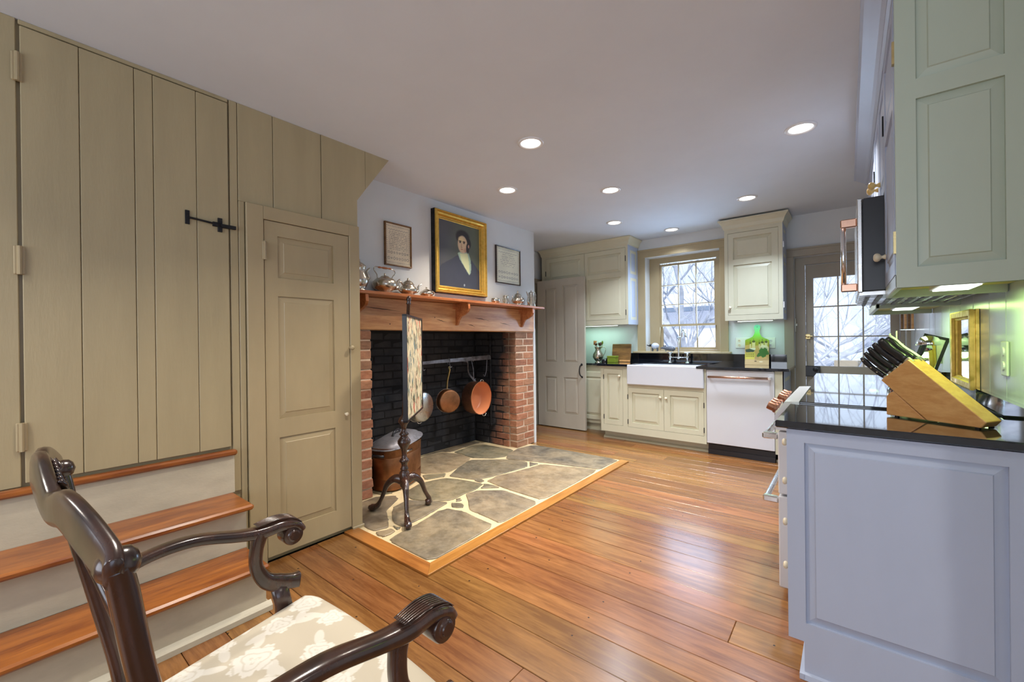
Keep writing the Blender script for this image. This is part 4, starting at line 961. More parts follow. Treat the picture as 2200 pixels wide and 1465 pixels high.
# sink
sk = MB(); sx0, sx1, sy0, sy1 = -1.984, -1.147, 4.628, 5.10
sk.cbox(sx0, sy0, .676, sx1, sy0+.022, .905, .008).cbox(sx0, sy0+.022, .676, sx0+.02, sy1, .893, .003).cbox(sx1-.02, sy0+.022, .676, sx1, sy1, .893, .003).cbox(sx0, sy1-.02, .676, sx1, sy1, .893, .003).box(sx0+.02, sy0+.02, .676, sx1-.02, sy1-.02, .70)
solid('farmhouse_sink', sk, M_enam, 'white apron-front farmhouse sink below the window', 'sink', bevel=.004)
# counters
ct = MB(); ct.cbox(-2.372, 4.628, .882, -1.975, 5.25, .908, .003)
ct.box(-1.975, 5.10, .884, -1.155, 5.25, .908); ct.cbox(-1.218, 4.625, .882, -.400, 5.25, .908, .003)
ctn = thing('sink_countertop', 'black granite counter and low splashback on both sides of the sink', 'countertop', (-1.4, 4.9, .882), 'black granite counters')
part('slab', ct, M_gran, ctn); part('slab', MB().cbox(-3.44, 4.975, .864, -2.372, 5.25, .889, .003), M_gran, ctn, 'lower set-back slab')
part('splashback', MB().box(-2.20, WB-.022, .908, -.475, WB-.001, 1.020), M_gran, ctn)
# faucet
fc = thing('bridge_faucet', 'chrome bridge faucet with gooseneck spout behind the sink', 'faucet', (-1.555, 5.15, .908))
FX, FY = -1.555, 5.16
for i, x_ in enumerate((FX-.10, FX+.10)):
    part('valve', MB().lathe([(0, 0), (.024, 0), (.024, .006), (.013, .018), (.011, .04), (.014, .05), (.018, .062), (.018, .075), (.012, .085), (.012, .10), (.016, .108), (.010, .12), (0, .122)], (x_, FY, .908), 14).tube([(x_-.03, FY-.02, 1.032), (x_+.03, FY-.0, 1.034)], .006, 8), M_chrome, fc, smooth=True)
part('bridge', MB().tube([(FX-.10, FY, .975), (FX+.10, FY, .975)], .009, 10).lathe([(0, 0), (.014, 0), (.018, .012), (.014, .024), (0, .03)], (FX, FY, .952), 12), M_chrome, fc, smooth=True)
part('spout', MB().tube(spl([(FX, FY, .97), (FX, FY, 1.10), (FX, FY, 1.20), (FX+.02, FY-.02, 1.215), (FX+.05, FY-.05, 1.22), (FX+.06, FY-.06, 1.27), (FX+.075, FY-.08, 1.302), (FX+.10, FY-.10, 1.285), (FX+.115, FY-.115, 1.24)], 6), .011, 10).lathe([(0, 0), (.013, 0), (.013, .02), (.008, .03), (0, .03)], (FX+.117, FY-.117, 1.215), 12).lathe([(0, 0), (.012, 0), (.012, .02), (.006, .026), (0, .026)], (FX, FY, 1.195), 12), M_chrome, fc, smooth=True)
# dishwasher
dw = thing('dishwasher', 'white dishwasher with copper bar handle right of the sink', 'dishwasher', (-.82, 4.9, 0))
part('body', MB().box(-1.12, 4.70, .1, -.52, 5.22, .875), M_black, dw)
part('door', MB().cbox(-1.123, 4.650, .118, -.519, 4.699, .877, .004), M_enam, dw)
part('handle', MB().tube([(-1.098, 4.605, .808), (-.560, 4.605, .812)], .0115, 12), M_coph, dw, 'copper bar', smooth=True)
part('handle_mount', MB().cbox(-1.102, 4.60, .798, -1.088, 4.651, .820, .002), M_chrome, dw); part('handle_mount', MB().cbox(-.566, 4.592, .797, -.540, 4.651, .827, .003), M_chrome, dw)
part('badge', MB().box(-.855, 4.6495, .858, -.815, 4.6501, .862), M_steel, dw)
part('kick_plate', MB().box(-1.12, 4.70, 0, -.522, 4.72, .115).box(-1.12, 4.69, 0, -.522, 4.70, .05), M_black, dw)
ep = thing('end_panel', 'cream end panel beside the dishwasher', 'cabinet panel', (-.47, 4.9, 0))
part('panel_box', MB().box(-.517, YC, .09, -.444, 5.24, .88).box(-.50, 4.74, 0, -.448, 5.24, .09).box(-.517, 4.725, 0, -.437, 4.745, .025), M_cab, ep)
door_part('side_face', ep, '+x', -.442, YC, .09, .58, .79, [(.06, .08, .52, .34), (.06, .42, .52, .72)], M_cabw, .012, .007)

# outlets and switches on the back wall
def plate(name, label, x, z, w_, kinds):
    t = thing(name, label, 'outlet', (x, WB, z)); part('plate', MB().cbox(x, WB-.007, z, x+w_, WB-.001, z+.118, .003), M_plate, t)
    n = len(kinds)
    for i, k in enumerate(kinds):
        cx = x+w_*(i+.5)/n
        if k == 'o':
            for zz in (.034, .084): part('socket', MB().lathe([(0, .0), (.016, 0), (.015, .003), (0, .003)], (cx, WB-.007, z+zz), 14, Matrix.Rotation(PI/2, 4, 'X')), M_trimw if x > -.7 else M_knob, t)
            part('slots', MB().box(cx-.007, WB-.0105, z+.03, cx-.004, WB-.01, z+.042).box(cx+.004, WB-.0105, z+.03, cx+.007, WB-.01, z+.042).box(cx-.007, WB-.0105, z+.08, cx-.004, WB-.01, z+.092).box(cx+.004, WB-.0105, z+.08, cx+.007, WB-.01, z+.092), M_black, t)
        else: part('toggle', MB().cbox(cx-.005, WB-.02, z+.052, cx+.005, WB-.007, z+.07, .002), M_plate, t)
plate('outlet_plate', 'wide white outlet and switch plate left of the painted board', -.962, 1.085, .15, 'os')
plate('outlet_plate', 'white double outlet plate right of the painted board', -.668, 1.085, .09, 'o')

# painted board
BX0, BX1 = -.855, -.628; BZ = .909
tiltb = .14
pb = thing('painted_board', 'paddle-shaped board painted with a green sky over domed churches and trees', 'board', (-.74, 5.15, BZ))
def boardfn(U, V):
    rs = np.random.RandomState(5); c = np.ones(U.shape+(3,))
    g = np.clip(V, 0, 1)[..., None]
    sky = np.where(g < .25, C3(84, 176, 146)*(1-g/.25)+C3(110, 180, 60)*(g/.25), np.where(g < .45, C3(110, 180, 60)*(1-(g-.25)/.2)+C3(150, 150, 24)*((g-.25)/.2), C3(156, 148, 30)))
    c = sky.copy()
    def put(m, col): c[m] = C3(*col)
    put(inpoly(U, V, [(0, .52), (.15, .50), (.3, .54), (.5, .52), (.75, .5), (1, .54), (1, 1), (0, 1)]), (196, 160, 92))
    for cx, w_, h_ in ((.36, .07, .10), (.72, .06, .08), (.88, .06, .09), (.60, .03, .06), (.22, .03, .06)):
        put((np.abs(U-cx) < w_) & (V > .52-h_) & (V < .58), (214, 196, 140)); put(((U-cx)/w_)**2+((V-.52+h_)/.028)**2 < 1, (84, 84, 34)); put((np.abs(U-cx) < .008) & (V > .44-h_) & (V < .52-h_+.02), (70, 66, 30))
    put(inpoly(U, V, [(.62, .56), (.72, .50), (.9, .52), (.98, .57), (.98, .64), (.62, .64)]), (226, 214, 180))
    for k in range(7): put((np.abs(U-.66-.045*k) < .01) & (V > .56) & (V < .62), (150, 130, 84))
    put(inpoly(U, V, [(.2, .585), (.44, .58), (.44, .63), (.2, .64)]), (228, 222, 196)); put(inpoly(U, V, [(.02, .62), (.2, .60), (.42, .64), (.36, .68), (.04, .69)]), (58, 76, 60))
    put(inpoly(U, V, [(0, .71), (.4, .68), (.46, .74), (.42, .86), (0, .86)]), (206, 190, 84))
    for k in range(5):
        for r in (.735, .79): put((np.abs(U-.06-.075*k) < .016) & (np.abs(V-r) < .014), (120, 100, 44))
    for cx, cy, r in ((.72, .66, .12), (.84, .64, .10), (.62, .74, .08), (.78, .74, .12), (.9, .70, .09), (.55, .78, .05)): put(((U-cx)/r)**2+((V-cy)/(r*.6))**2 < 1+.3*np.sin(40*U)*np.sin(36*V), (66, 116, 44))
    put(V > .87, (196, 166, 122)); put(((U-.45)/.06)**2+((V-.91)/.012)**2 < 1, (90, 70, 50)); put(((U-.68)/.08)**2+((V-.92)/.014)**2 < 1, (222, 206, 172)); put(inpoly(U, V, [(.42, .80), (1, .80), (1, .88), (.42, .88)]) & ~inpoly(U, V, [(.55, .74), (.95, .74), (.9, .84), (.6, .84)]), (178, 146, 96))
    return c
W_ = BX1-BX0; H_ = .435
TB = Matrix.Translation((BX0, 5.165, BZ)) @ Matrix.Rotation(-tiltb, 4, 'X')
def outline():
    half = [(W_/2, 0), (W_/2, .268), (W_/2-.01, .276), (.075, .288), (.045, .305), (.028, .335), (.022, .365), (.026, .385), (.032, .402), (.030, .42), (.018, .434), (.0, .438)]
    return [(W_/2+x, z) for x, z in half]+[(W_/2-x, z) for x, z in half[-2::-1]]
ol = outline()
part('board', MB(TB).prism(ol, 1, .0, .012), M_maple, pb)
# printed face: a fan of strips that follows the outline
nv, nu = 150, 70; P_ = []; cols = []
zs_ = np.linspace(0, .4375, nv)
hx = np.array([p[0]-W_/2 for p in ol[:12]]); hz = np.array([p[1] for p in ol[:12]])
for z_ in zs_:
    hw = max(np.interp(z_, hz, hx), .0005)
    for u in np.linspace(-1, 1, nu): P_.append((W_/2+u*hw, -.0006, z_))
PA = np.array(P_); U_ = PA[:, 0]/W_; V_ = 1-PA[:, 2]/.4375
Cc = boardfn(U_.reshape(nv, nu), V_.reshape(nv, nu)).reshape(-1, 3)
idx = np.arange(nv*nu).reshape(nv, nu); Fq = np.stack([idx[:-1, :-1], idx[:-1, 1:], idx[1:, 1:], idx[1:, :-1]], -1).reshape(-1, 4)
me = bpy.data.meshes.new('painted_face'); me.from_pydata([tuple((TB @ Vector(p))-org(pb)) for p in P_], [], Fq.tolist()); me.update()
ca = me.color_attributes.new('Col', 'FLOAT_COLOR', 'POINT'); ca.data.foreach_set('color', np.concatenate([Cc, np.ones((len(Cc), 1))], 1).astype(np.float32).ravel()); me.materials.append(M_vcol)
o = bpy.data.objects.new('painted_face', me); COL.objects.link(o); o.parent = pb
part('hang_hole', MB(TB).lathe([(0, 0), (.004, 0), (.004, .001), (0, .001)], (W_/2, -.002, .412), 10) if False else MB().lathe([(0, 0), (.004, 0), (.004, .001), (0, .001)], tuple(TB @ Vector((W_/2, -.001, .412))), 10, Matrix.Rotation(PI/2, 4, 'X')), M_black, pb)

# things on the left back counter
zc_ = .909
TC = Matrix.Translation((-2.395, 5.10, zc_)) @ Matrix.Rotation(-.16, 4, 'X')
cb = thing('cutting_board', 'walnut cutting board with a dark groove leaning on the wall left of the window', 'cutting board', (-2.2, 5.12, zc_))
part('board', MB(TC).cbox(0, 0, 0, .255, .022, .235, .005), M_cutb, cb); part('groove', MB(TC).box(.001, -.0006, .186, .254, .001, .190).box(.001, -.0006, .204, .254, .001, .207), M_floorb, cb)
part('light_strip', MB(TC).box(.11, -.0008, .004, .252, .001, .028), M_maple, cb, 'pale unstained strip')
gb = thing('recipe_box', 'small olive green lidded box in front of the cutting board', 'box', (-2.37, 4.99, zc_))
part('box', MB().cbox(-2.372, 4.93, zc_, -2.262, 5.02, zc_+.062, .002), M_green, gb); part('lid', MB().cbox(-2.376, 4.927, zc_+.062, -2.258, 5.023, zc_+.082, .002), M_green, gb)
pi = thing('silver_pitcher', 'bulbous silver pitcher holding wooden spoons beside the open door', 'pitcher', (-2.60, 5.12, .889))
PXx, PYy = -2.585, 5.10
part('body', MB().lathe([(0, 0), (.045, 0), (.045, .008), (.028, .018), (.05, .04), (.072, .075), (.068, .115), (.042, .155), (.034, .18), (.046, .205), (.052, .212), (.046, .210), (.032, .182), (0, .15)], (PXx, PYy, .889), 24), M_silver, pi, smooth=True)
part('handle', MB().tube(spl([(PXx+.045, PYy, 1.09), (PXx+.085, PYy, 1.105), (PXx+.11, PYy, 1.07), (PXx+.09, PYy, 1.01), (PXx+.065, PYy, .975)], 6), .004, 8, up=(0, 1, 0)), M_silver, pi, smooth=True)
def utensil(name, label, dx, dz, head, mat):
    t = thing(name, label, 'utensil', (PXx, PYy, 1.0), 'utensils in the silver pitcher')
    tip = Vector((PXx+dx, PYy-.01, 1.10+dz)); part('handle', MB().tube([(PXx+dx*.1, PYy, 1.03), tip], .004, 6), mat, t)
    part('head', head(tip), mat, t, smooth=True)
disc = lambda r, sx=1: (lambda p: MB().lathe([(0, -.004), (r, -.003), (r, .003), (0, .004)], tuple(p+Vector((0, -.003, r))), 18, Matrix.Rotation(PI/2, 4, 'X'), sx=sx))
utensil('wooden_spoon', 'dark round spoon leaning right out of the silver pitcher', .035, .015, disc(.027), M_mahog)
utensil('wooden_spoon', 'smaller dark spoon in the middle of the silver pitcher', -.02, .02, disc(.018), M_mahog)
utensil('wooden_spatula', 'reddish flat wooden spatula at the back of the silver pitcher', -.04, .03, lambda p: MB().cbox(p.x-.022, p.y-.003, p.z, p.x+.025, p.y+.003, p.z+.055, .002), M_shelf)
utensil('green_spatula', 'green leaf-shaped spatula standing tallest in the silver pitcher', .07, .035, disc(.024, .45), M_green)
kt = MB().lathe([(0, 0), (.04, 0), (.05, .02), (.045, .05), (.02, .065), (0, .068)], (-2.445, 5.02, .889), 20).tube(spl([(-2.42, 5.0, .93), (-2.40, 4.98, .945), (-2.39, 4.97, .965)], 4), .008, 8)
solid('small_teapot', kt, M_black, 'small dark round teapot left of the green box', 'teapot', smooth=True)

# sill animals
e1 = thing('sheep_figurine', 'white and blue glazed animal figurine at the left of the window sill', 'figurine', (-1.86, 5.25, 1.045), 'animal figurines on the window sill')
part('body', MB().lathe([(0, -.045), (.02, -.042), (.036, -.022), (.040, 0), (.034, .025), (.018, .042), (0, .045)], (-1.87, 5.25, 1.112), 16, Matrix.Rotation(PI/2, 4, 'Y')), M_figw, e1, smooth=True)
part('head', MB().lathe([(0, -.02), (.016, -.012), (.018, .006), (0, .022)], (-1.925, 5.245, 1.12), 12, Matrix.Rotation(PI/2, 4, 'Y')).tube([(-1.935, 5.245, 1.11), (-1.975, 5.24, 1.125)], [.009, .004], 8), M_black, e1, smooth=True)
for dx in (-.034, .028):
    for dy in (-.015, .015): part('leg', MB().tube([(-1.87+dx, 5.25+dy, 1.09), (-1.87+dx, 5.25+dy, 1.046)], [.008, .006], 8), M_figg, e1)
e2 = thing('mouse_figurine', 'slate grey rat-shaped figurine lying on the window sill beside the faucet', 'figurine', (-1.72, 5.25, 1.045), 'animal figurines on the window sill')
part('body', MB().sweep(spl([(-1.80, 5.24, 1.085), (-1.77, 5.245, 1.088), (-1.73, 5.25, 1.083), (-1.68, 5.25, 1.080), (-1.64, 5.25, 1.072), (-1.625, 5.25, 1.064)], 5), lerpl([.004, .014, .026, .032, .030, .008], 26), lerpl([.004, .014, .024, .032, .028, .006], 26), 14), M_figg, e2, smooth=True)
for x_ in (-1.755, -1.745): part('ear', MB().lathe([(0, -.003), (.010, -.002), (.010, .002), (0, .003)], (x_, 5.235 if x_ < -1.75 else 5.262, 1.112), 10, Matrix.Rotation(PI/2, 4, 'X')), M_figg, e2)
for x_ in (-1.73, -1.66): part('leg', MB().tube([(x_, 5.232, 1.065), (x_, 5.228, 1.047)], .007, 8), M_figg, e2)

# ================================================================== RIGHT SIDE
PYE = 1.782; KZ = (.808, .662, .507, .343)
pn = thing('peninsula_cabinet', 'white base cabinet with big raised end panel, nearest on the right', 'cabinet', (.17, 2.0, 0), 'right-hand base units')
part('carcass', MB().box(-.138, PYE+.02, .13, WR-.014, 2.262, .875).box(-.095, PYE+.02, 0, WR-.014, 2.262, .13), M_cabw, pn)
door_part('end_panel', pn, '-y', -.145, PYE, .128, WR-.014+.145, .747, [(.052, .066, .528, .703)], M_cabw, .02, .012, .028)
part('toe_board', MB().box(-.098, PYE, 0, WR-.014, PYE+.02, .128).prism([(PYE-.014, 0), (PYE, 0), (PYE, .022), (PYE-.010, .018)], 0, -.10, WR-.014).box(-.112, PYE-.014, 0, -.098, 2.26, .02), M_cabw, pn)
for z0, z1, zk in ((.735, .868, KZ[0]), (.60, .728, KZ[1]), (.44, .593, KZ[2]), (.25, .433, KZ[3])):
    dr = door_part('drawer', pn, '-x', -.141, 2.235, z0, .42, z1-z0, [(.03, .02, .39, z1-z0-.02)], M_cabw, .012, .006, .02)
    part('knob', MB().lathe([(r*.95, z*.8) for r, z in KN], (-.141, 1.868, zk), 14, Matrix.Rotation(-PI/2, 4, 'Y')), M_knob, dr, smooth=True)
rc = thing('side_countertop', 'black granite counter on the right, nearest the photographer, with splashback', 'countertop', (.15, 2.0, .88), 'black granite counters')
part('slab', MB().cbox(-.178, 1.768, .879, WR-.013, 2.268, .905, .004), M_gran, rc)
part('splashback', MB().box(WR-.035, 1.768, .905, WR-.0125, 2.62, .975), M_gran, rc)
# range
rg = thing('range_cooker', 'white range with black glass cooktop, copper knobs and bar handles', 'stove', (.1, 2.65, 0))
part('body', MB().box(-.145, 2.275, .06, .445, 3.035, .90).box(-.09, 2.29, 0, .43, 3.02, .06), M_enam, rg)
part('control_panel', MB().prism([(-.145, .775), (-.236, .775), (-.240, .84), (-.200, .908), (-.145, .912)], 1, 2.275, 3.035), M_enam, rg)
part('cooktop', MB().cbox(-.143, 2.275, .90, .445, 3.035, .913, .003), M_blkglass, rg, 'black glass top')
part('oven_door', MB().cbox(-.228, 2.277, .478, -.146, 3.033, .765, .005), M_enam, rg); part('oven_drawer', MB().cbox(-.228, 2.277, .045, -.146, 3.033, .468, .005), M_enam, rg)
for z_ in (.742, .445):
    part('handle', MB().tube([(-.278, 2.30, z_), (-.278, 3.01, z_)], .012, 12).cbox(-.292, 2.28, z_-.015, -.228, 2.31, z_+.015, .006).cbox(-.292, 3.0, z_-.015, -.228, 3.03, z_+.015, .006), M_steel, rg, 'brushed bar handle')
for y_ in (2.36, 2.44, 2.52, 2.76, 2.86, 2.96):
    part('knob', MB().lathe([(0, 0), (.024, 0), (.024, .010), (.020, .012), (.020, .036), (.018, .040), (0, .041)], (-.240, y_, .862), 18, Vector((-1, 0, .42)).to_track_quat('Z', 'Y').to_matrix().to_4x4()), M_dcop, rg, 'copper control knob', smooth=True, auto=.6)
# far counter
fcb = thing('far_base_cabinet', 'white base cabinet beyond the range, near the glazed door', 'cabinet', (.15, 3.6, 0), 'right-hand base units')
part('carcass', MB().box(-.138, 3.045, .1, WR-.014, 4.22, .88).box(-.09, 3.045, 0, WR-.014, 4.2, .1), M_cabw, fcb)
door_part('door', fcb, '-x', -.158, 3.60, .12, .54, .73, [(.05, .06, .49, .67)], M_cabw); door_part('door', fcb, '-x', -.158, 4.20, .12, .54, .73, [(.05, .06, .49, .67)], M_cabw)
knob(fcb, (-.158, 3.56, .78), (-1, 0, 0), M_knob); knob(fcb, (-.158, 3.66, .78), (-1, 0, 0), M_knob)
fct = thing('far_countertop', 'black granite counter beyond the cooktop reflecting the glazed door', 'countertop', (.15, 3.6, .88), 'black granite counters')
part('slab', MB().cbox(-.178, 3.042, .879, WR-.013, 4.25, .905, .004), M_gran, fct); part('splashback', MB().box(WR-.055, 3.30, .905, WR-.0125, 4.25, 1.0), M_gran, fct)

# wall cabinets right
def under(parent, y0, y1):
    part('underside', MB().box(.168, y0+.018, 1.385, WR-.014, y1-.018, 1.392), M_mapleu, parent, 'unpainted maple underside')
    part('light_rail', MB().cbox(.151, y0+.0005, 1.356, .169, y1-.0005, 1.40, .003).cbox(.151, y0+.0005, 1.356, WR-.014, y0+.018, 1.40, .003).cbox(.151, y1-.018, 1.356, WR-.014, y1-.0005, 1.40, .003), M_cabg, parent)
nc = thing('wall_cabinet', 'tall sage-cream wall cabinet with two raised end panels, at upper right', 'cabinet', (.3, 2.0, 1.356), 'kitchen wall cabinets')
part('carcass', MB().box(.172, PYE+.02, 1.392, WR-.014, 2.262, 2.30), M_cabg, nc)
door_part('end_panel', nc, '-y', .152, PYE, 1.356, WR-.014-.152, .944, [(.048, .061, .230, .580), (.048, .640, .230, .900)], M_cabg, .02, .011, .026)
door_part('door', nc, '-x', .150, 2.258, 1.40, .45, .89, [(.05, .05, .40, .55), (.05, .60, .40, .84)], M_cabw)
knob(nc, (.150, 2.19, 1.515), (-1, 0, 0), M_knob, 1.15)
for z_ in (2.10, 1.50): hinge(nc, .146, PYE+.002, z_-.035, .152, PYE+.02, z_+.035, M_brass)
under(nc, PYE, 2.262)
mc = thing('wall_cabinet', 'short cream wall cabinet with warm-lit cream knobs directly above the microwave', 'cabinet', (.3, 2.65, 1.80), 'kitchen wall cabinets')
part('carcass', MB().box(.172, 2.264, 1.785, WR-.014, 3.044, 2.30), M_cabw, mc)
door_part('door', mc, '-x', .152, 2.645, 1.80, .37, .49, [(.05, .05, .32, .44)], M_cabw); door_part('door', mc, '-x', .152, 3.03, 1.80, .37, .49, [(.05, .05, .32, .44)], M_cabw)
knob(mc, (.152, 2.56, 1.90), (-1, 0, 0), M_knobw, 1.3); knob(mc, (.152, 2.72, 1.92), (-1, 0, 0), M_knobw, 1.3)
for y_ in (2.28, 3.02): hinge(mc, .146, y_-.006, 2.02, .153, y_+.006, 2.10, M_iron)
fcx = thing('wall_cabinet', 'cream wall cabinet beyond the microwave, seen mostly from below', 'cabinet', (.3, 3.5, 1.356), 'kitchen wall cabinets')
part('carcass', MB().box(.172, 3.05, 1.392, WR-.014, 4.0, 2.30), M_cabw, fcx)
door_part('door', fcx, '-x', .152, 3.52, 1.41, .45, .88, [(.05, .05, .40, .55), (.05, .60, .40, .83)], M_cabw); door_part('door', fcx, '-x', .152, 3.985, 1.41, .45, .88, [(.05, .05, .40, .55), (.05, .60, .40, .83)], M_cabw)
under(fcx, 3.05, 4.0)
cm = solid('crown_moulding', MB().rings([(.150-.075*k, PYE-.0-.06*k, WR-.014, 4.0+.06*k, 2.30+(CEIL-.002-2.30)*t) for t, k in [(0, 0), (.03, .12), (.08, .15), (.16, .30), (.30, .66), (.38, .88), (.40, 1), (.62, 1), (.64, .93), (1, .93)]]), M_cabw, 'long white crown moulding along the top of the right-hand wall cabinets', 'moulding')
# microwave
mw = thing('microwave', 'black-sided built-in microwave with copper and steel handle above the range', 'microwave', (.2, 2.65, 1.39))
part('body', MB().cbox(.082, 2.272, 1.392, .47, 3.036, 1.779, .003), M_black, mw)
part('door', MB().cbox(.064, 2.272, 1.388, .081, 3.036, 1.780, .003), M_steel, mw, 'pale metal door edge')
part('handle', MB().tube([(.018, 2.33, 1.42), (.018, 2.33, 1.70)], .010, 12), M_chrome, mw, smooth=True)
for z0_, z1_ in ((1.675, 1.712), (1.398, 1.432)): part('handle_mount', MB().cbox(.008, 2.317, z0_, .064, 2.343, z1_, .004), M_coph, mw, 'copper handle bracket')
part('vent_grille', MB().box(.07, 2.29, 1.376, .45, 3.02, 1.391), M_steel, mw)
for k in range(9): part('vent_slat', MB().box(.09+.04*k, 2.30, 1.370, .105+.04*k, 3.0, 1.3755), M_irong, mw)
# under-cabinet fixtures
def fixture(x0, y0, x1, y1, z, power, color, label):
    t = thing('under_cabinet_light', label, 'light', ((x0+x1)/2, (y0+y1)/2, z), 'under-cabinet lights')
    part('housing', MB().cbox(x0-.008, y0-.008, z, x1+.008, y1+.008, z+.018, .002), M_trimw, t); part('lens', MB().box(x0, y0, z-.004, x1, y1, z), M_bar, t)
    area('under_light', ((x0+x1)/2, (y0+y1)/2, z-.006), (0, 0, -1), abs(x1-x0), abs(y1-y0), power, color)
GRN = (.62, 1.0, .26)
fixture(.27, 1.93, .36, 2.12, 1.366, 2.3, GRN, 'bright bar light under the near right wall cabinet')
fixture(.25, 3.15, .34, 3.55, 1.366, 2.2, GRN, 'bright bar light under the far right wall cabinet')
fixture(-2.9, 5.05, -2.3, 5.10, 1.380, 1.9, (.55, 1.0, .78), 'slim light under the left double wall cabinet')
fixture(-.90, 5.05, -.58, 5.10, 1.380, 1.15, (.50, 1.0, .76), 'slim light above the painted board')

# mirror, outlets, lamp on the right
mr_ = thing('gilt_mirror', 'small gilt-edged mirror hanging low on the right-hand boarded wall', 'mirror', (WR-.013, 2.9, .962))
XM = WR-.013
def fx(y0, y1, z0, z1, prof):
    V = []; F = []
    for ins, h in prof: V += [(XM-h, y0+ins, z0+ins), (XM-h, y1-ins, z0+ins), (XM-h, y1-ins, z1-ins), (XM-h, y0+ins, z1-ins)]
    for k in range(len(prof)-1):
        for i in range(4): F.append((4*k+i, 4*k+4+i, 4*k+4+(i+1) % 4, 4*k+(i+1) % 4))
    return MB().add(V, F)
part('frame', fx(2.675, 3.12, .962, 1.318, [(0, .001), (0, .012), (.005, .013), (.005, .017), (0, .018), (0, .030), (.006, .032)]), M_gold, mr_, 'gilt outer edge')
part('inner_frame', fx(2.681, 3.114, .968, 1.312, [(0, .032), (.022, .030), (.026, .020), (.034, .016), (.036, .010)]), M_gold, mr_); part('glass', MB().box(XM-.012, 2.71, .995, XM-.010, 3.085, 1.285), M_mirror, mr_)
for y_, z_, lab, m_ in ((2.245, 1.055, 'ivory outlet on the boarded wall between knife block and mirror', M_plate), (3.63, 1.03, 'outlet plate behind the desk lamp on the boarded wall', M_plate)):
    t = thing('outlet_plate', lab, 'outlet', (XM, y_, z_)); part('plate', MB().cbox(XM-.007, y_, z_, XM-.0, y_+.078, z_+.125, .003), m_, t)
    for dz in (.036, .088): part('socket', MB().lathe([(0, 0), (.017, 0), (.016, .004), (0, .004)], (XM-.007, y_+.039, z_+dz), 14, Matrix.Rotation(-PI/2, 4, 'Y')), M_trimw, t)
# easel with picture and domed lamp
ez = thing('picture_easel', 'black-framed glass picture on an easel behind the knife block', 'picture stand', (.40, 3.35, .905))
TE = Matrix.Translation((.345, 3.36, .906)) @ Matrix.Rotation(.30, 4, 'Y') @ Matrix.Rotation(-.12, 4, 'X')
part('frame', MB(TE).box(-.06, 0, 0, -.045, .012, .31).box(.035, 0, 0, .05, .012, .31).box(-.06, 0, .295, .05, .012, .31).box(-.06, 0, 0, .05, .012, .015), M_black, ez); part('picture_glass', MB(TE).box(-.045, .004, .015, .035, .008, .295), M_mirror, ez)
part('back_leg', MB().tube([(.39, 3.37, 1.18), (.31, 3.43, .907)], .006, 6), M_black, ez)
dl_ = thing('domed_lamp', 'small chrome domed lamp shade on a black stem behind the knife block', 'lamp', (.37, 3.25, .905))
part('shade', MB().lathe([(.052, 0), (.054, .002), (.050, .022), (.036, .042), (.016, .052), (0, .054), (0, .050), (.034, .038), (.047, .02), (.050, .002)], (.382, 3.26, 1.150), 24), M_chrome, dl_, smooth=True)
part('stem', MB().tube([(.372, 3.26, 1.17), (.33, 3.255, 1.05), (.30, 3.25, .915)], .006, 8), M_black, dl_); part('base', MB().lathe([(0, 0), (.05, 0), (.05, .008), (0, .014)], (.30, 3.25, .906), 20), M_black, dl_)
tk = thing('tea_kettle', 'shiny round metal kettle half hidden behind the knife handles', 'kettle', (.28, 3.45, .905))
part('body', MB().lathe([(0, 0), (.06, 0), (.07, .03), (.072, .10), (.062, .17), (.045, .215), (.02, .232), (.008, .24), (.01, .25), (0, .256)], (.285, 3.46, .906), 24), M_chrome, tk, smooth=True)
part('handle', MB().tube([(.235, 3.46, 1.10), (.232, 3.46, 1.22)], .005, 6).tube([(.262, 3.46, 1.13), (.262, 3.46, 1.235)], .004, 6), M_plate, tk)
hr = thing('wall_rack', 'brown striped wooden rack hanging on the wall right of the glazed door', 'rack', (.46, 5.1, 1.25))
for k in range(4): part('slat', MB().cbox(.40+.0, 4.72+.05*k, 1.255, .42, 4.755+.05*k, 1.40, .003) if False else MB().cbox(.385+.022*k, 4.90, 1.262, .402+.022*k, 4.93, 1.40, .003), M_cutb if k % 2 == 0 else M_maple, hr)
part('rail', MB().cbox(.38, 4.895, 1.25, .476, 4.935, 1.262, .003), M_chrome, hr)

# knife block and knives
p0 = Vector((.141, 2.085, .908)); u = Vector((.83, -.55, 0)).normalized(); n_ = Vector((-u.y, u.x, 0))
TK = Matrix(((u.x, n_.x, 0, p0.x), (u.y, n_.y, 0, p0.y), (0, 0, 1, p0.z), (0, 0, 0, 1)))
kb = thing('knife_block', 'slanted maple knife block on the near black counter', 'knife block', p0)
BWd = .082
body = [(-.018, .128), (.067, .210), (.277, .018), (.262, .003), (.118, .003), (.0, .112)]
o = part('block', MB(TK).prism([(-.018, .130), (.067, .212), (.272, .022), (.258, .002), (.122, .002)], 1, 0, BWd), M_maple, kb, bevel=.003)
part('foot_block', MB(TK).prism([(-.003, .002), (.116, .002), (.02, .093), (.004, .082), (-.003, .070)], 1, .004, BWd-.004), M_maple, kb, bevel=.003)
part('rubber_feet', MB(TK).box(.02, .01, -.003, .03, .02, .002).box(.24, .01, -.003, .25, .02, .002).box(.02, .08, -.003, .03, .09, .002).box(.24, .08, -.003, .25, .09, .002), M_black, kb)
ax = Vector((-.72, 0, .62)).normalized()                      # the blades' direction, local: up and to the left
edge0 = Vector((-.018, 0, .130)); edge1 = Vector((.067, 0, .212))
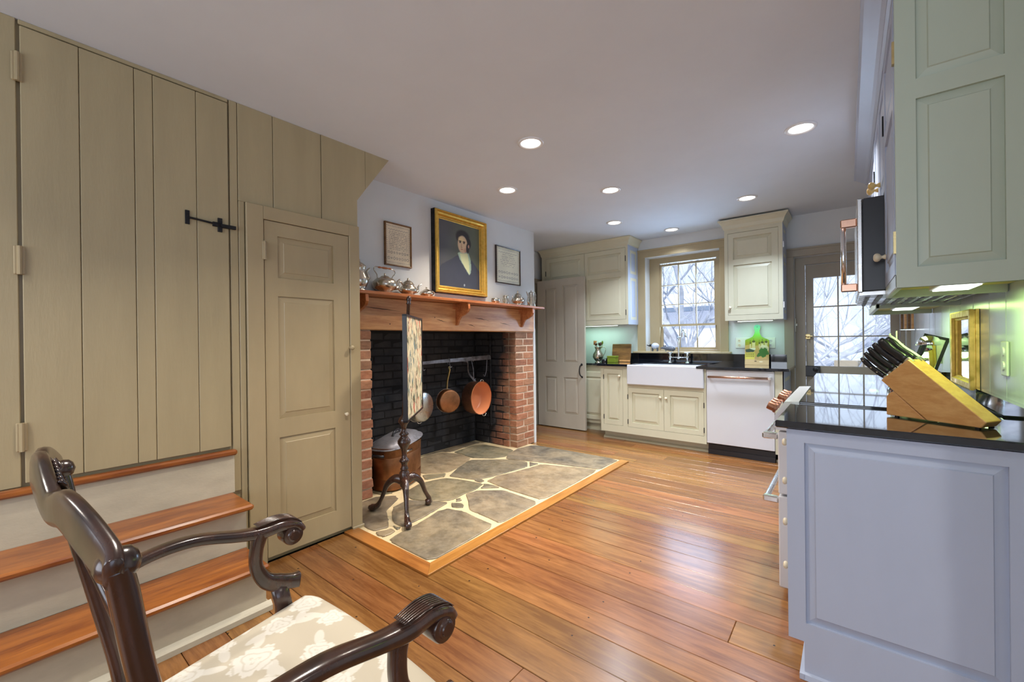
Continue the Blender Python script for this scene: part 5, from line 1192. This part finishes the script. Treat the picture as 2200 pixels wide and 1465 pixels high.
def knife(s, dy, L, hw, hh, label, mat=M_black, rivets=False):
    base = edge0.lerp(edge1, s)+Vector((0, dy, 0))
    t = thing('kitchen_knife', label, 'knife', TK @ base, 'knives in the knife block')
    W2 = lambda p: TK @ p
    up_ = (TK.to_3x3() @ Vector((.62, 0, .72))).normalized()
    part('bolster', MB().sweep([W2(base-ax*.012), W2(base+ax*.008)], hw*.9, hh*.8, 8, up=up_, k=4), M_steel, t)
    pts = [W2(base+ax*(.008+L*f)+Vector((.62, 0, .72))*(-.004*math.sin(f*PI))) for f in np.linspace(0, 1, 9)]
    part('handle', MB().sweep(pts, lerpl([hw, hw, hw*.9, hw, hw, hw*.5], 9), lerpl([hh*.8, hh, hh*.85, hh*.9, hh*1.1, hh*.7], 9), 12, up=up_, k=3), mat, t, smooth=True)
    if rivets: 
        sd = (TK.to_3x3() @ Vector((0, -1, 0)))
        part('rivet', MB().tube([pts[f]+sd*(hw*.8) for f in (2,)]+[pts[2]+sd*(hw+.0008)], .0028, 8).tube([pts[4]+sd*(hw*.8), pts[4]+sd*(hw+.0008)], .0028, 8).tube([pts[7]+sd*(hw*.8), pts[7]+sd*(hw+.0008)], .0028, 8), M_steel, t)
knife(.90, .022, .112, .011, .0165, 'large black-handled chef knife at the top front of the block')
knife(.90, .066, .118, .011, .016, 'black-handled knife at the top back of the block')
knife(.68, .022, .116, .009, .0125, 'black-handled knife second from the top, front row')
knife(.68, .064, .108, .009, .012, 'black-handled knife second from the top, back row')
knife(.49, .018, .114, .008, .011, 'black-handled knife in the middle of the front row')
knife(.31, .014, .108, .007, .010, 'black steak knife below the middle, frontmost'); knife(.31, .040, .108, .007, .010, 'black steak knife below the middle, second'); knife(.31, .066, .108, .007, .010, 'black steak knife below the middle, third')
knife(.10, .018, .104, .007, .010, 'lowest black paring knife with three rivets', M_black, True)
knife(.97, .080, .124, .006, .010, 'white-handled kitchen tool at the very top of the block', M_plate, False)

# ================================================================== CEILING LIGHTS
for i, (x, y, where, colr, pw) in enumerate(DOWN):
    t = thing('recessed_light', 'lit recessed ceiling light '+where, 'ceiling light', (x, y, CEIL), 'recessed ceiling lights')
    part('trim_ring', MB().lathe([(.060, .004), (.064, -.004), (.074, -.007), (.082, -.005), (.084, 0), (.084, .004)], (x, y, CEIL-.002), 36), M_trimw, t, smooth=True)
    part('lens', MB().lathe([(0, 0), (.062, 0)], (x, y, CEIL-.003), 32, Matrix.Rotation(PI, 4, 'X')), M_lens, t)
    area('downlight', (x, y, CEIL-.012), (0, 0, -1), .12, .12, pw*LAMP, colr, 'DISK', 2.0)
for x, y in EXTRA: area('extra_overhead_light', (x, y, CEIL-.012), (0, 0, -1), .12, .12, 6*LAMP, (1, .91, .80), 'DISK', 2.0)

# ================================================================== ARMCHAIR
CX0 = -.918
ac = thing('armchair', 'carved dark mahogany armchair with cream floral damask seat, in the foreground', 'chair', (CX0, .35, 0))
def flowers(X, Y):
    rs = np.random.RandomState(9); m = np.zeros(X.shape)
    for k in range(60):
        cx = -.36+.145*(k % 6)+rs.uniform(-.03, .03)+(.07 if (k//6) % 2 else 0); cy = .04+.105*(k//6)+rs.uniform(-.025, .025); R_ = rs.uniform(.028, .056); ph = rs.uniform(0, 6); kk = rs.randint(5, 8)
        r = np.hypot(X-cx, Y-cy); a = np.arctan2(Y-cy, X-cx)+ph
        lob = R_*(.72+.28*np.abs(np.sin(a*kk/2))+.05*np.sin(a*kk*3))
        f = np.clip((lob-r)/.002, 0, 1)*(1-.5*(np.sin(r/R_*16+2*np.sin(a*3)) > .72))
        m = np.maximum(m, f*.9)
        for j in range(2):
            a2 = ph+j*2.4; lx = cx+math.cos(a2)*R_*1.35; ly = cy+math.sin(a2)*R_*1.35
            dx = (X-lx)*math.cos(a2)+(Y-ly)*math.sin(a2); dy = -(X-lx)*math.sin(a2)+(Y-ly)*math.cos(a2)
            m = np.maximum(m, np.clip(1-((dx/.030)**2+(dy/.012)**2), 0, .15)/.15*.7)
    return m
nu, nv = 260, 200
U, V = np.meshgrid(np.linspace(-1, 1, nu), np.linspace(0, 1, nv))
hwid = (.250+(.345-.250)*V); Yp = .16+(.605-.16)*V+.018*(1-U**2)*V
sq = 1-.09*np.clip((np.abs(U)-.8)/.2, 0, 1)**2*np.clip((V-.8)/.2, 0, 1)
Xp = U*hwid
Yp = Yp-.035*np.clip((np.abs(U)-.82)/.18, 0, 1)**2*np.clip((V-.6)/.4, 0, 1)
edge = np.minimum(1-np.abs(U), np.minimum(V, 1-V)*1.2); e_ = np.clip(edge/.10, 0, 1)
Zp = .415+.040*np.sqrt(1-(1-e_)**2)+.012*(1-U**2)*(4*V*(1-V))**.6
m = flowers(Xp, Yp)[..., None]
colr = C3(184, 174, 154)*(1-m)+C3(214, 210, 200)*m
Pc = np.stack([Xp+CX0, Yp, Zp], -1).reshape(-1, 3)-np.array(org(ac))
idx = np.arange(nu*nv).reshape(nv, nu); Fq = np.stack([idx[:-1, :-1], idx[:-1, 1:], idx[1:, 1:], idx[1:, :-1]], -1).reshape(-1, 4)
me = bpy.data.meshes.new('seat'); me.from_pydata(Pc.tolist(), [], Fq.tolist()); me.update(); me.polygons.foreach_set('use_smooth', [True]*len(me.polygons))
ca = me.color_attributes.new('Col', 'FLOAT_COLOR', 'POINT'); ca.data.foreach_set('color', np.concatenate([colr.reshape(-1, 3), np.ones((nu*nv, 1))], 1).astype(np.float32).ravel()); me.materials.append(M_fab)
o = bpy.data.objects.new('seat', me); COL.objects.link(o); o.parent = ac; o['label'] = 'cream damask seat with pale flowers'
rail = [(CX0-.25, .155), (CX0+.25, .155), (CX0+.340, .585), (CX0+.31, .610), (CX0-.31, .610), (CX0-.340, .585)]
part('seat_rail', MB().prism(rail, 2, .345, .425), M_mahog, ac, bevel=.004)
for sx in (-1, 1):
    x = CX0+sx*.30
    fp_ = spl([(CX0+sx*.315, .57, .40), (CX0+sx*.330, .585, .33), (CX0+sx*.325, .58, .22), (CX0+sx*.315, .57, .10), (CX0+sx*.325, .585, .04), (CX0+sx*.330, .59, .012)], 5)
    part('leg', MB().sweep(fp_, lerpl([.035, .034, .024, .016, .024, .026], len(fp_)), lerpl([.035, .034, .024, .016, .024, .026], len(fp_)), 12, up=(0, 1, 0)), M_mahog, ac, smooth=True)
    part('leg', MB().sweep([(CX0+sx*.262, .16, .42), (CX0+sx*.265, .15, .2), (CX0+sx*.27, .10, .004)], .018, .018, 12, up=(0, 1, 0), k=5), M_mahog, ac, smooth=True)
    # back post
    bp_ = spl([(CX0+sx*.262, .17, .36), (CX0+sx*.268, .158, .50), (CX0+sx*.280, .124, .68), (CX0+sx*.290, .096, .82), (CX0+sx*.296, .080, .925), (CX0+sx*.300, .074, .955)], 6)
    part('back_post', MB().sweep(bp_, lerpl([.020, .020, .019, .018, .017, .016], len(bp_)), lerpl([.015, .015, .014, .014, .014, .013], len(bp_)), 14, up=(0, 1, 0), k=3.4), M_mahog, ac, smooth=True)
    # arm: serpentine, ends in a scroll
    ap = spl([(CX0+sx*.290, .122, .686), (CX0+sx*.318, .20, .712), (CX0+sx*.326, .30, .716), (CX0+sx*.322, .40, .692), (CX0+sx*.320, .455, .684), (CX0+sx*.318, .505, .688), (CX0+sx*.318, .540, .680), (CX0+sx*.318, .558, .658)], 6)
    arm = part('arm', MB().sweep(ap, lerpl([.016, .018, .021, .020, .023, .027, .028, .024], len(ap)), lerpl([.012, .012, .0125, .0135, .016, .015, .013, .012], len(ap)), 14, k=3.4), M_mahog, ac, smooth=True)
    RX = Matrix.Rotation(PI/2, 4, 'Y')
    part('scroll', MB().lathe([(0, -.032), (.012, -.032), (.013, -.029), (.016, -.028), (.018, -.025), (.026, -.024), (.028, -.020), (.028, .020), (.026, .024), (.018, .025), (.016, .028), (.013, .029), (.012, .032), (0, .032)], (CX0+sx*.318, .530, .654), 28, RX), M_mahog, arm, smooth=True, auto=.5)
    ridge = MB()
    for k in range(7):
        a0 = -.018+.006*k; ridge.sweep(spl([(CX0+sx*.320+a0*.8, .44, .706), (CX0+sx*.319+a0, .49, .7105), (CX0+sx*.318+a0*1.1, .53, .703), (CX0+sx*.318+a0*1.1, .555, .684)], 4), .0022, lerpl([.0005, .0025, .0025, .001], 13), 6)
    part('leaf_carving', ridge, M_mahog, arm, smooth=True)
    sp_ = spl([(CX0+sx*.312, .452, .690), (CX0+sx*.314, .440, .645), (CX0+sx*.318, .440, .595), (CX0+sx*.322, .462, .548), (CX0+sx*.326, .498, .522), (CX0+sx*.328, .535, .510), (CX0+sx*.328, .556, .506)], 6)
    part('arm_support', MB().sweep(sp_, .015, lerpl([.020, .016, .016, .020, .024, .020, .022], len(sp_)), 14, up=(0, 1, .3), k=3.2).sweep([(CX0+sx*.326, .500, .515), (CX0+sx*.328, .512, .46), (CX0+sx*.332, .520, .40), (CX0+sx*.332, .522, .36)], .014, [.022, .022, .026, .028], 12, up=(0, 1, 0), k=3.5), M_mahog, ac, smooth=True)
# crest rail with rounded ears and carved centre
cxs = [(-.315, .070, .955, .020), (-.295, .070, .962, .026), (-.24, .058, .985, .028), (-.18, .046, 1.002, .026), (-.12, .040, .992, .022), (-.07, .036, 1.004, .028), (0, .034, 1.018, .034), (.07, .036, 1.004, .028), (.12, .040, .992, .022), (.18, .046, 1.002, .026), (.24, .058, .985, .028), (.295, .070, .962, .026), (.315, .070, .955, .020)]
cp_ = spl([(CX0+a, b_, c-.004) for a, b_, c, d in cxs], 5)
part('crest_rail', MB().sweep(cp_, lerpl([.009]+[.0105]*11+[.009], len(cp_)), lerpl([d*.95 for *_, d in cxs], len(cp_)), 16, k=3.2), M_mahog, ac, smooth=True)
for sx in (-1, 1): part('ear_scroll', MB().lathe([(0, -.022), (.012, -.018), (.018, -.012), (.020, .0), (.018, .012), (.012, .018), (0, .022)], (CX0+sx*.296, .076, .954), 20, Matrix.Rotation(PI/2, 4, 'X')), M_mahog, ac, smooth=True)
cv = MB()
for k in range(-6, 7):
    x_ = CX0+k*.012; cv.sweep(spl([(x_, .050-abs(k)*.0004, .985), (x_+.003*k, .054, 1.005), (x_+.004*k, .046, 1.03-.002*abs(k))], 3), .003, .003, 6)
for sx in (-1, 1):
    for k in range(7): x_ = CX0+sx*(.13+.02*k); cv.sweep([(x_, .058+.001*k, .975), (x_+sx*.012, .066, .99-.003*k), (x_+sx*.018, .058+.002*k, 1.005-.005*k)], .003, .003, 6)
part('crest_carving', cv, M_mahog, ac, smooth=True)['kind'] = 'stuff'
sl = MB()
def sy(z): return .17-.13*(max(z-.44, 0)/.56)**1.5
def rib(pts, w_=.011): sl.sweep(spl([(CX0+a, sy(z), z) for a, z in pts], 6), w_, .007, 8, up=(0, 1, 0), k=3)
for s_ in (-1, 1):
    rib([(s_*.055, .43), (s_*.045, .52), (s_*.06, .60), (s_*.095, .70), (s_*.085, .80), (s_*.045, .86), (s_*.055, .92), (s_*.10, .965)])
    rib([(s_*.02, .43), (s_*.018, .55), (s_*-.035, .66), (s_*-.05, .74), (s_*.0, .84), (s_*.05, .90), (s_*.03, .97)], .009)
    rib([(s_*.04, .58), (s_*.0, .64), (s_*.04, .72), (s_*.065, .79), (s_*.02, .88), (s_*.0, .97)], .008)
rib([(0, .43), (0, .60)], .014)
part('splat', sl, M_mahog, ac, 'pierced carved splat', smooth=True)
part('splat_shoe', MB().cbox(CX0-.075, .150, .415, CX0+.075, .19, .45, .006), M_mahog, ac)

# ================================================================== OUTDOORS
struct('ground_outside', MB().box(-30, 5.7, -.9, 30, 45, -.8), M_bamb)
hs_ = thing('neighbour_house', 'pale neighbouring house with slate gutter seen through the sink window', 'house', (-4, 13, -.8))
part('wall', MB().box(-9, 13, -.8, -2.2, 17, 2.0), M_siding, hs_)
part('roof', MB().prism([(12.6, 2.02), (12.6, 2.12), (15.4, 3.02), (18.4, 2.12), (18.4, 2.02)], 0, -9.3, -1.9), M_roof, hs_)
part('gutter', MB().box(-9.3, 12.5, 1.98, -1.9, 12.6, 2.10), M_gutter, hs_)
def tree(name, label, x, y, h_, lean, seed, r0):
    rr = random.Random(seed); mb = MB(); tw = MB()
    def br(p, d, L, r, dep, tgt):
        pts = [p]; n = 5
        for i in range(n):
            d = (d+Vector((rr.uniform(-.22, .22), rr.uniform(-.12, .12), rr.uniform(-.10, .16)))).normalized(); pts.append(pts[-1]+d*L/n)
        tgt.tube(pts, lerpl([r, r*.45], n+1), 5 if dep else 8)
        if dep < 4:
            for k in range(5 if dep < 2 else 3):
                i = rr.randint(1, n); q = (d+Vector((rr.uniform(-1, 1), rr.uniform(-.6, .6), rr.uniform(-.45, .8)))).normalized()
                br(pts[i], q, L*rr.uniform(.5, .75), r*.42, dep+1, tw)
    br(Vector((x, y, -.8)), Vector(lean).normalized(), h_, r0, 0, mb)
    t = thing(name, label, 'tree', (x, y, -.8), 'bare winter trees outside'); part('trunk', mb, M_bark, t); part('branches', tw, M_bark, t)
tree('bare_tree', 'leaning bare tree in front of the neighbouring house', -1.55, 9.5, 4.6, (-.52, .0, 1), 4, .17)
tree('bare_tree', 'bare tree left of the glazed door, its limbs crossing the panes', -2.2, 13, 4.6, (.75, 0, .6), 8, .11)
tree('bare_tree', 'bare tree beyond the middle panes of the glazed door', 2.2, 15, 5.2, (-.9, 0, .5), 12, .12)
tree('bare_tree', 'bare shrubby tree low beyond the glazed door', .9, 11.0, 2.1, (-.6, 0, .6), 21, .05)
tree('bare_tree', 'far bare tree at the right of the glazed door', 2.4, 16, 5.0, (-.5, 0, .9), 33, .16)
tree('bare_tree', 'low bare tree under the house gutter', -3.6, 10.5, 2.6, (.3, 0, .9), 41, .08)
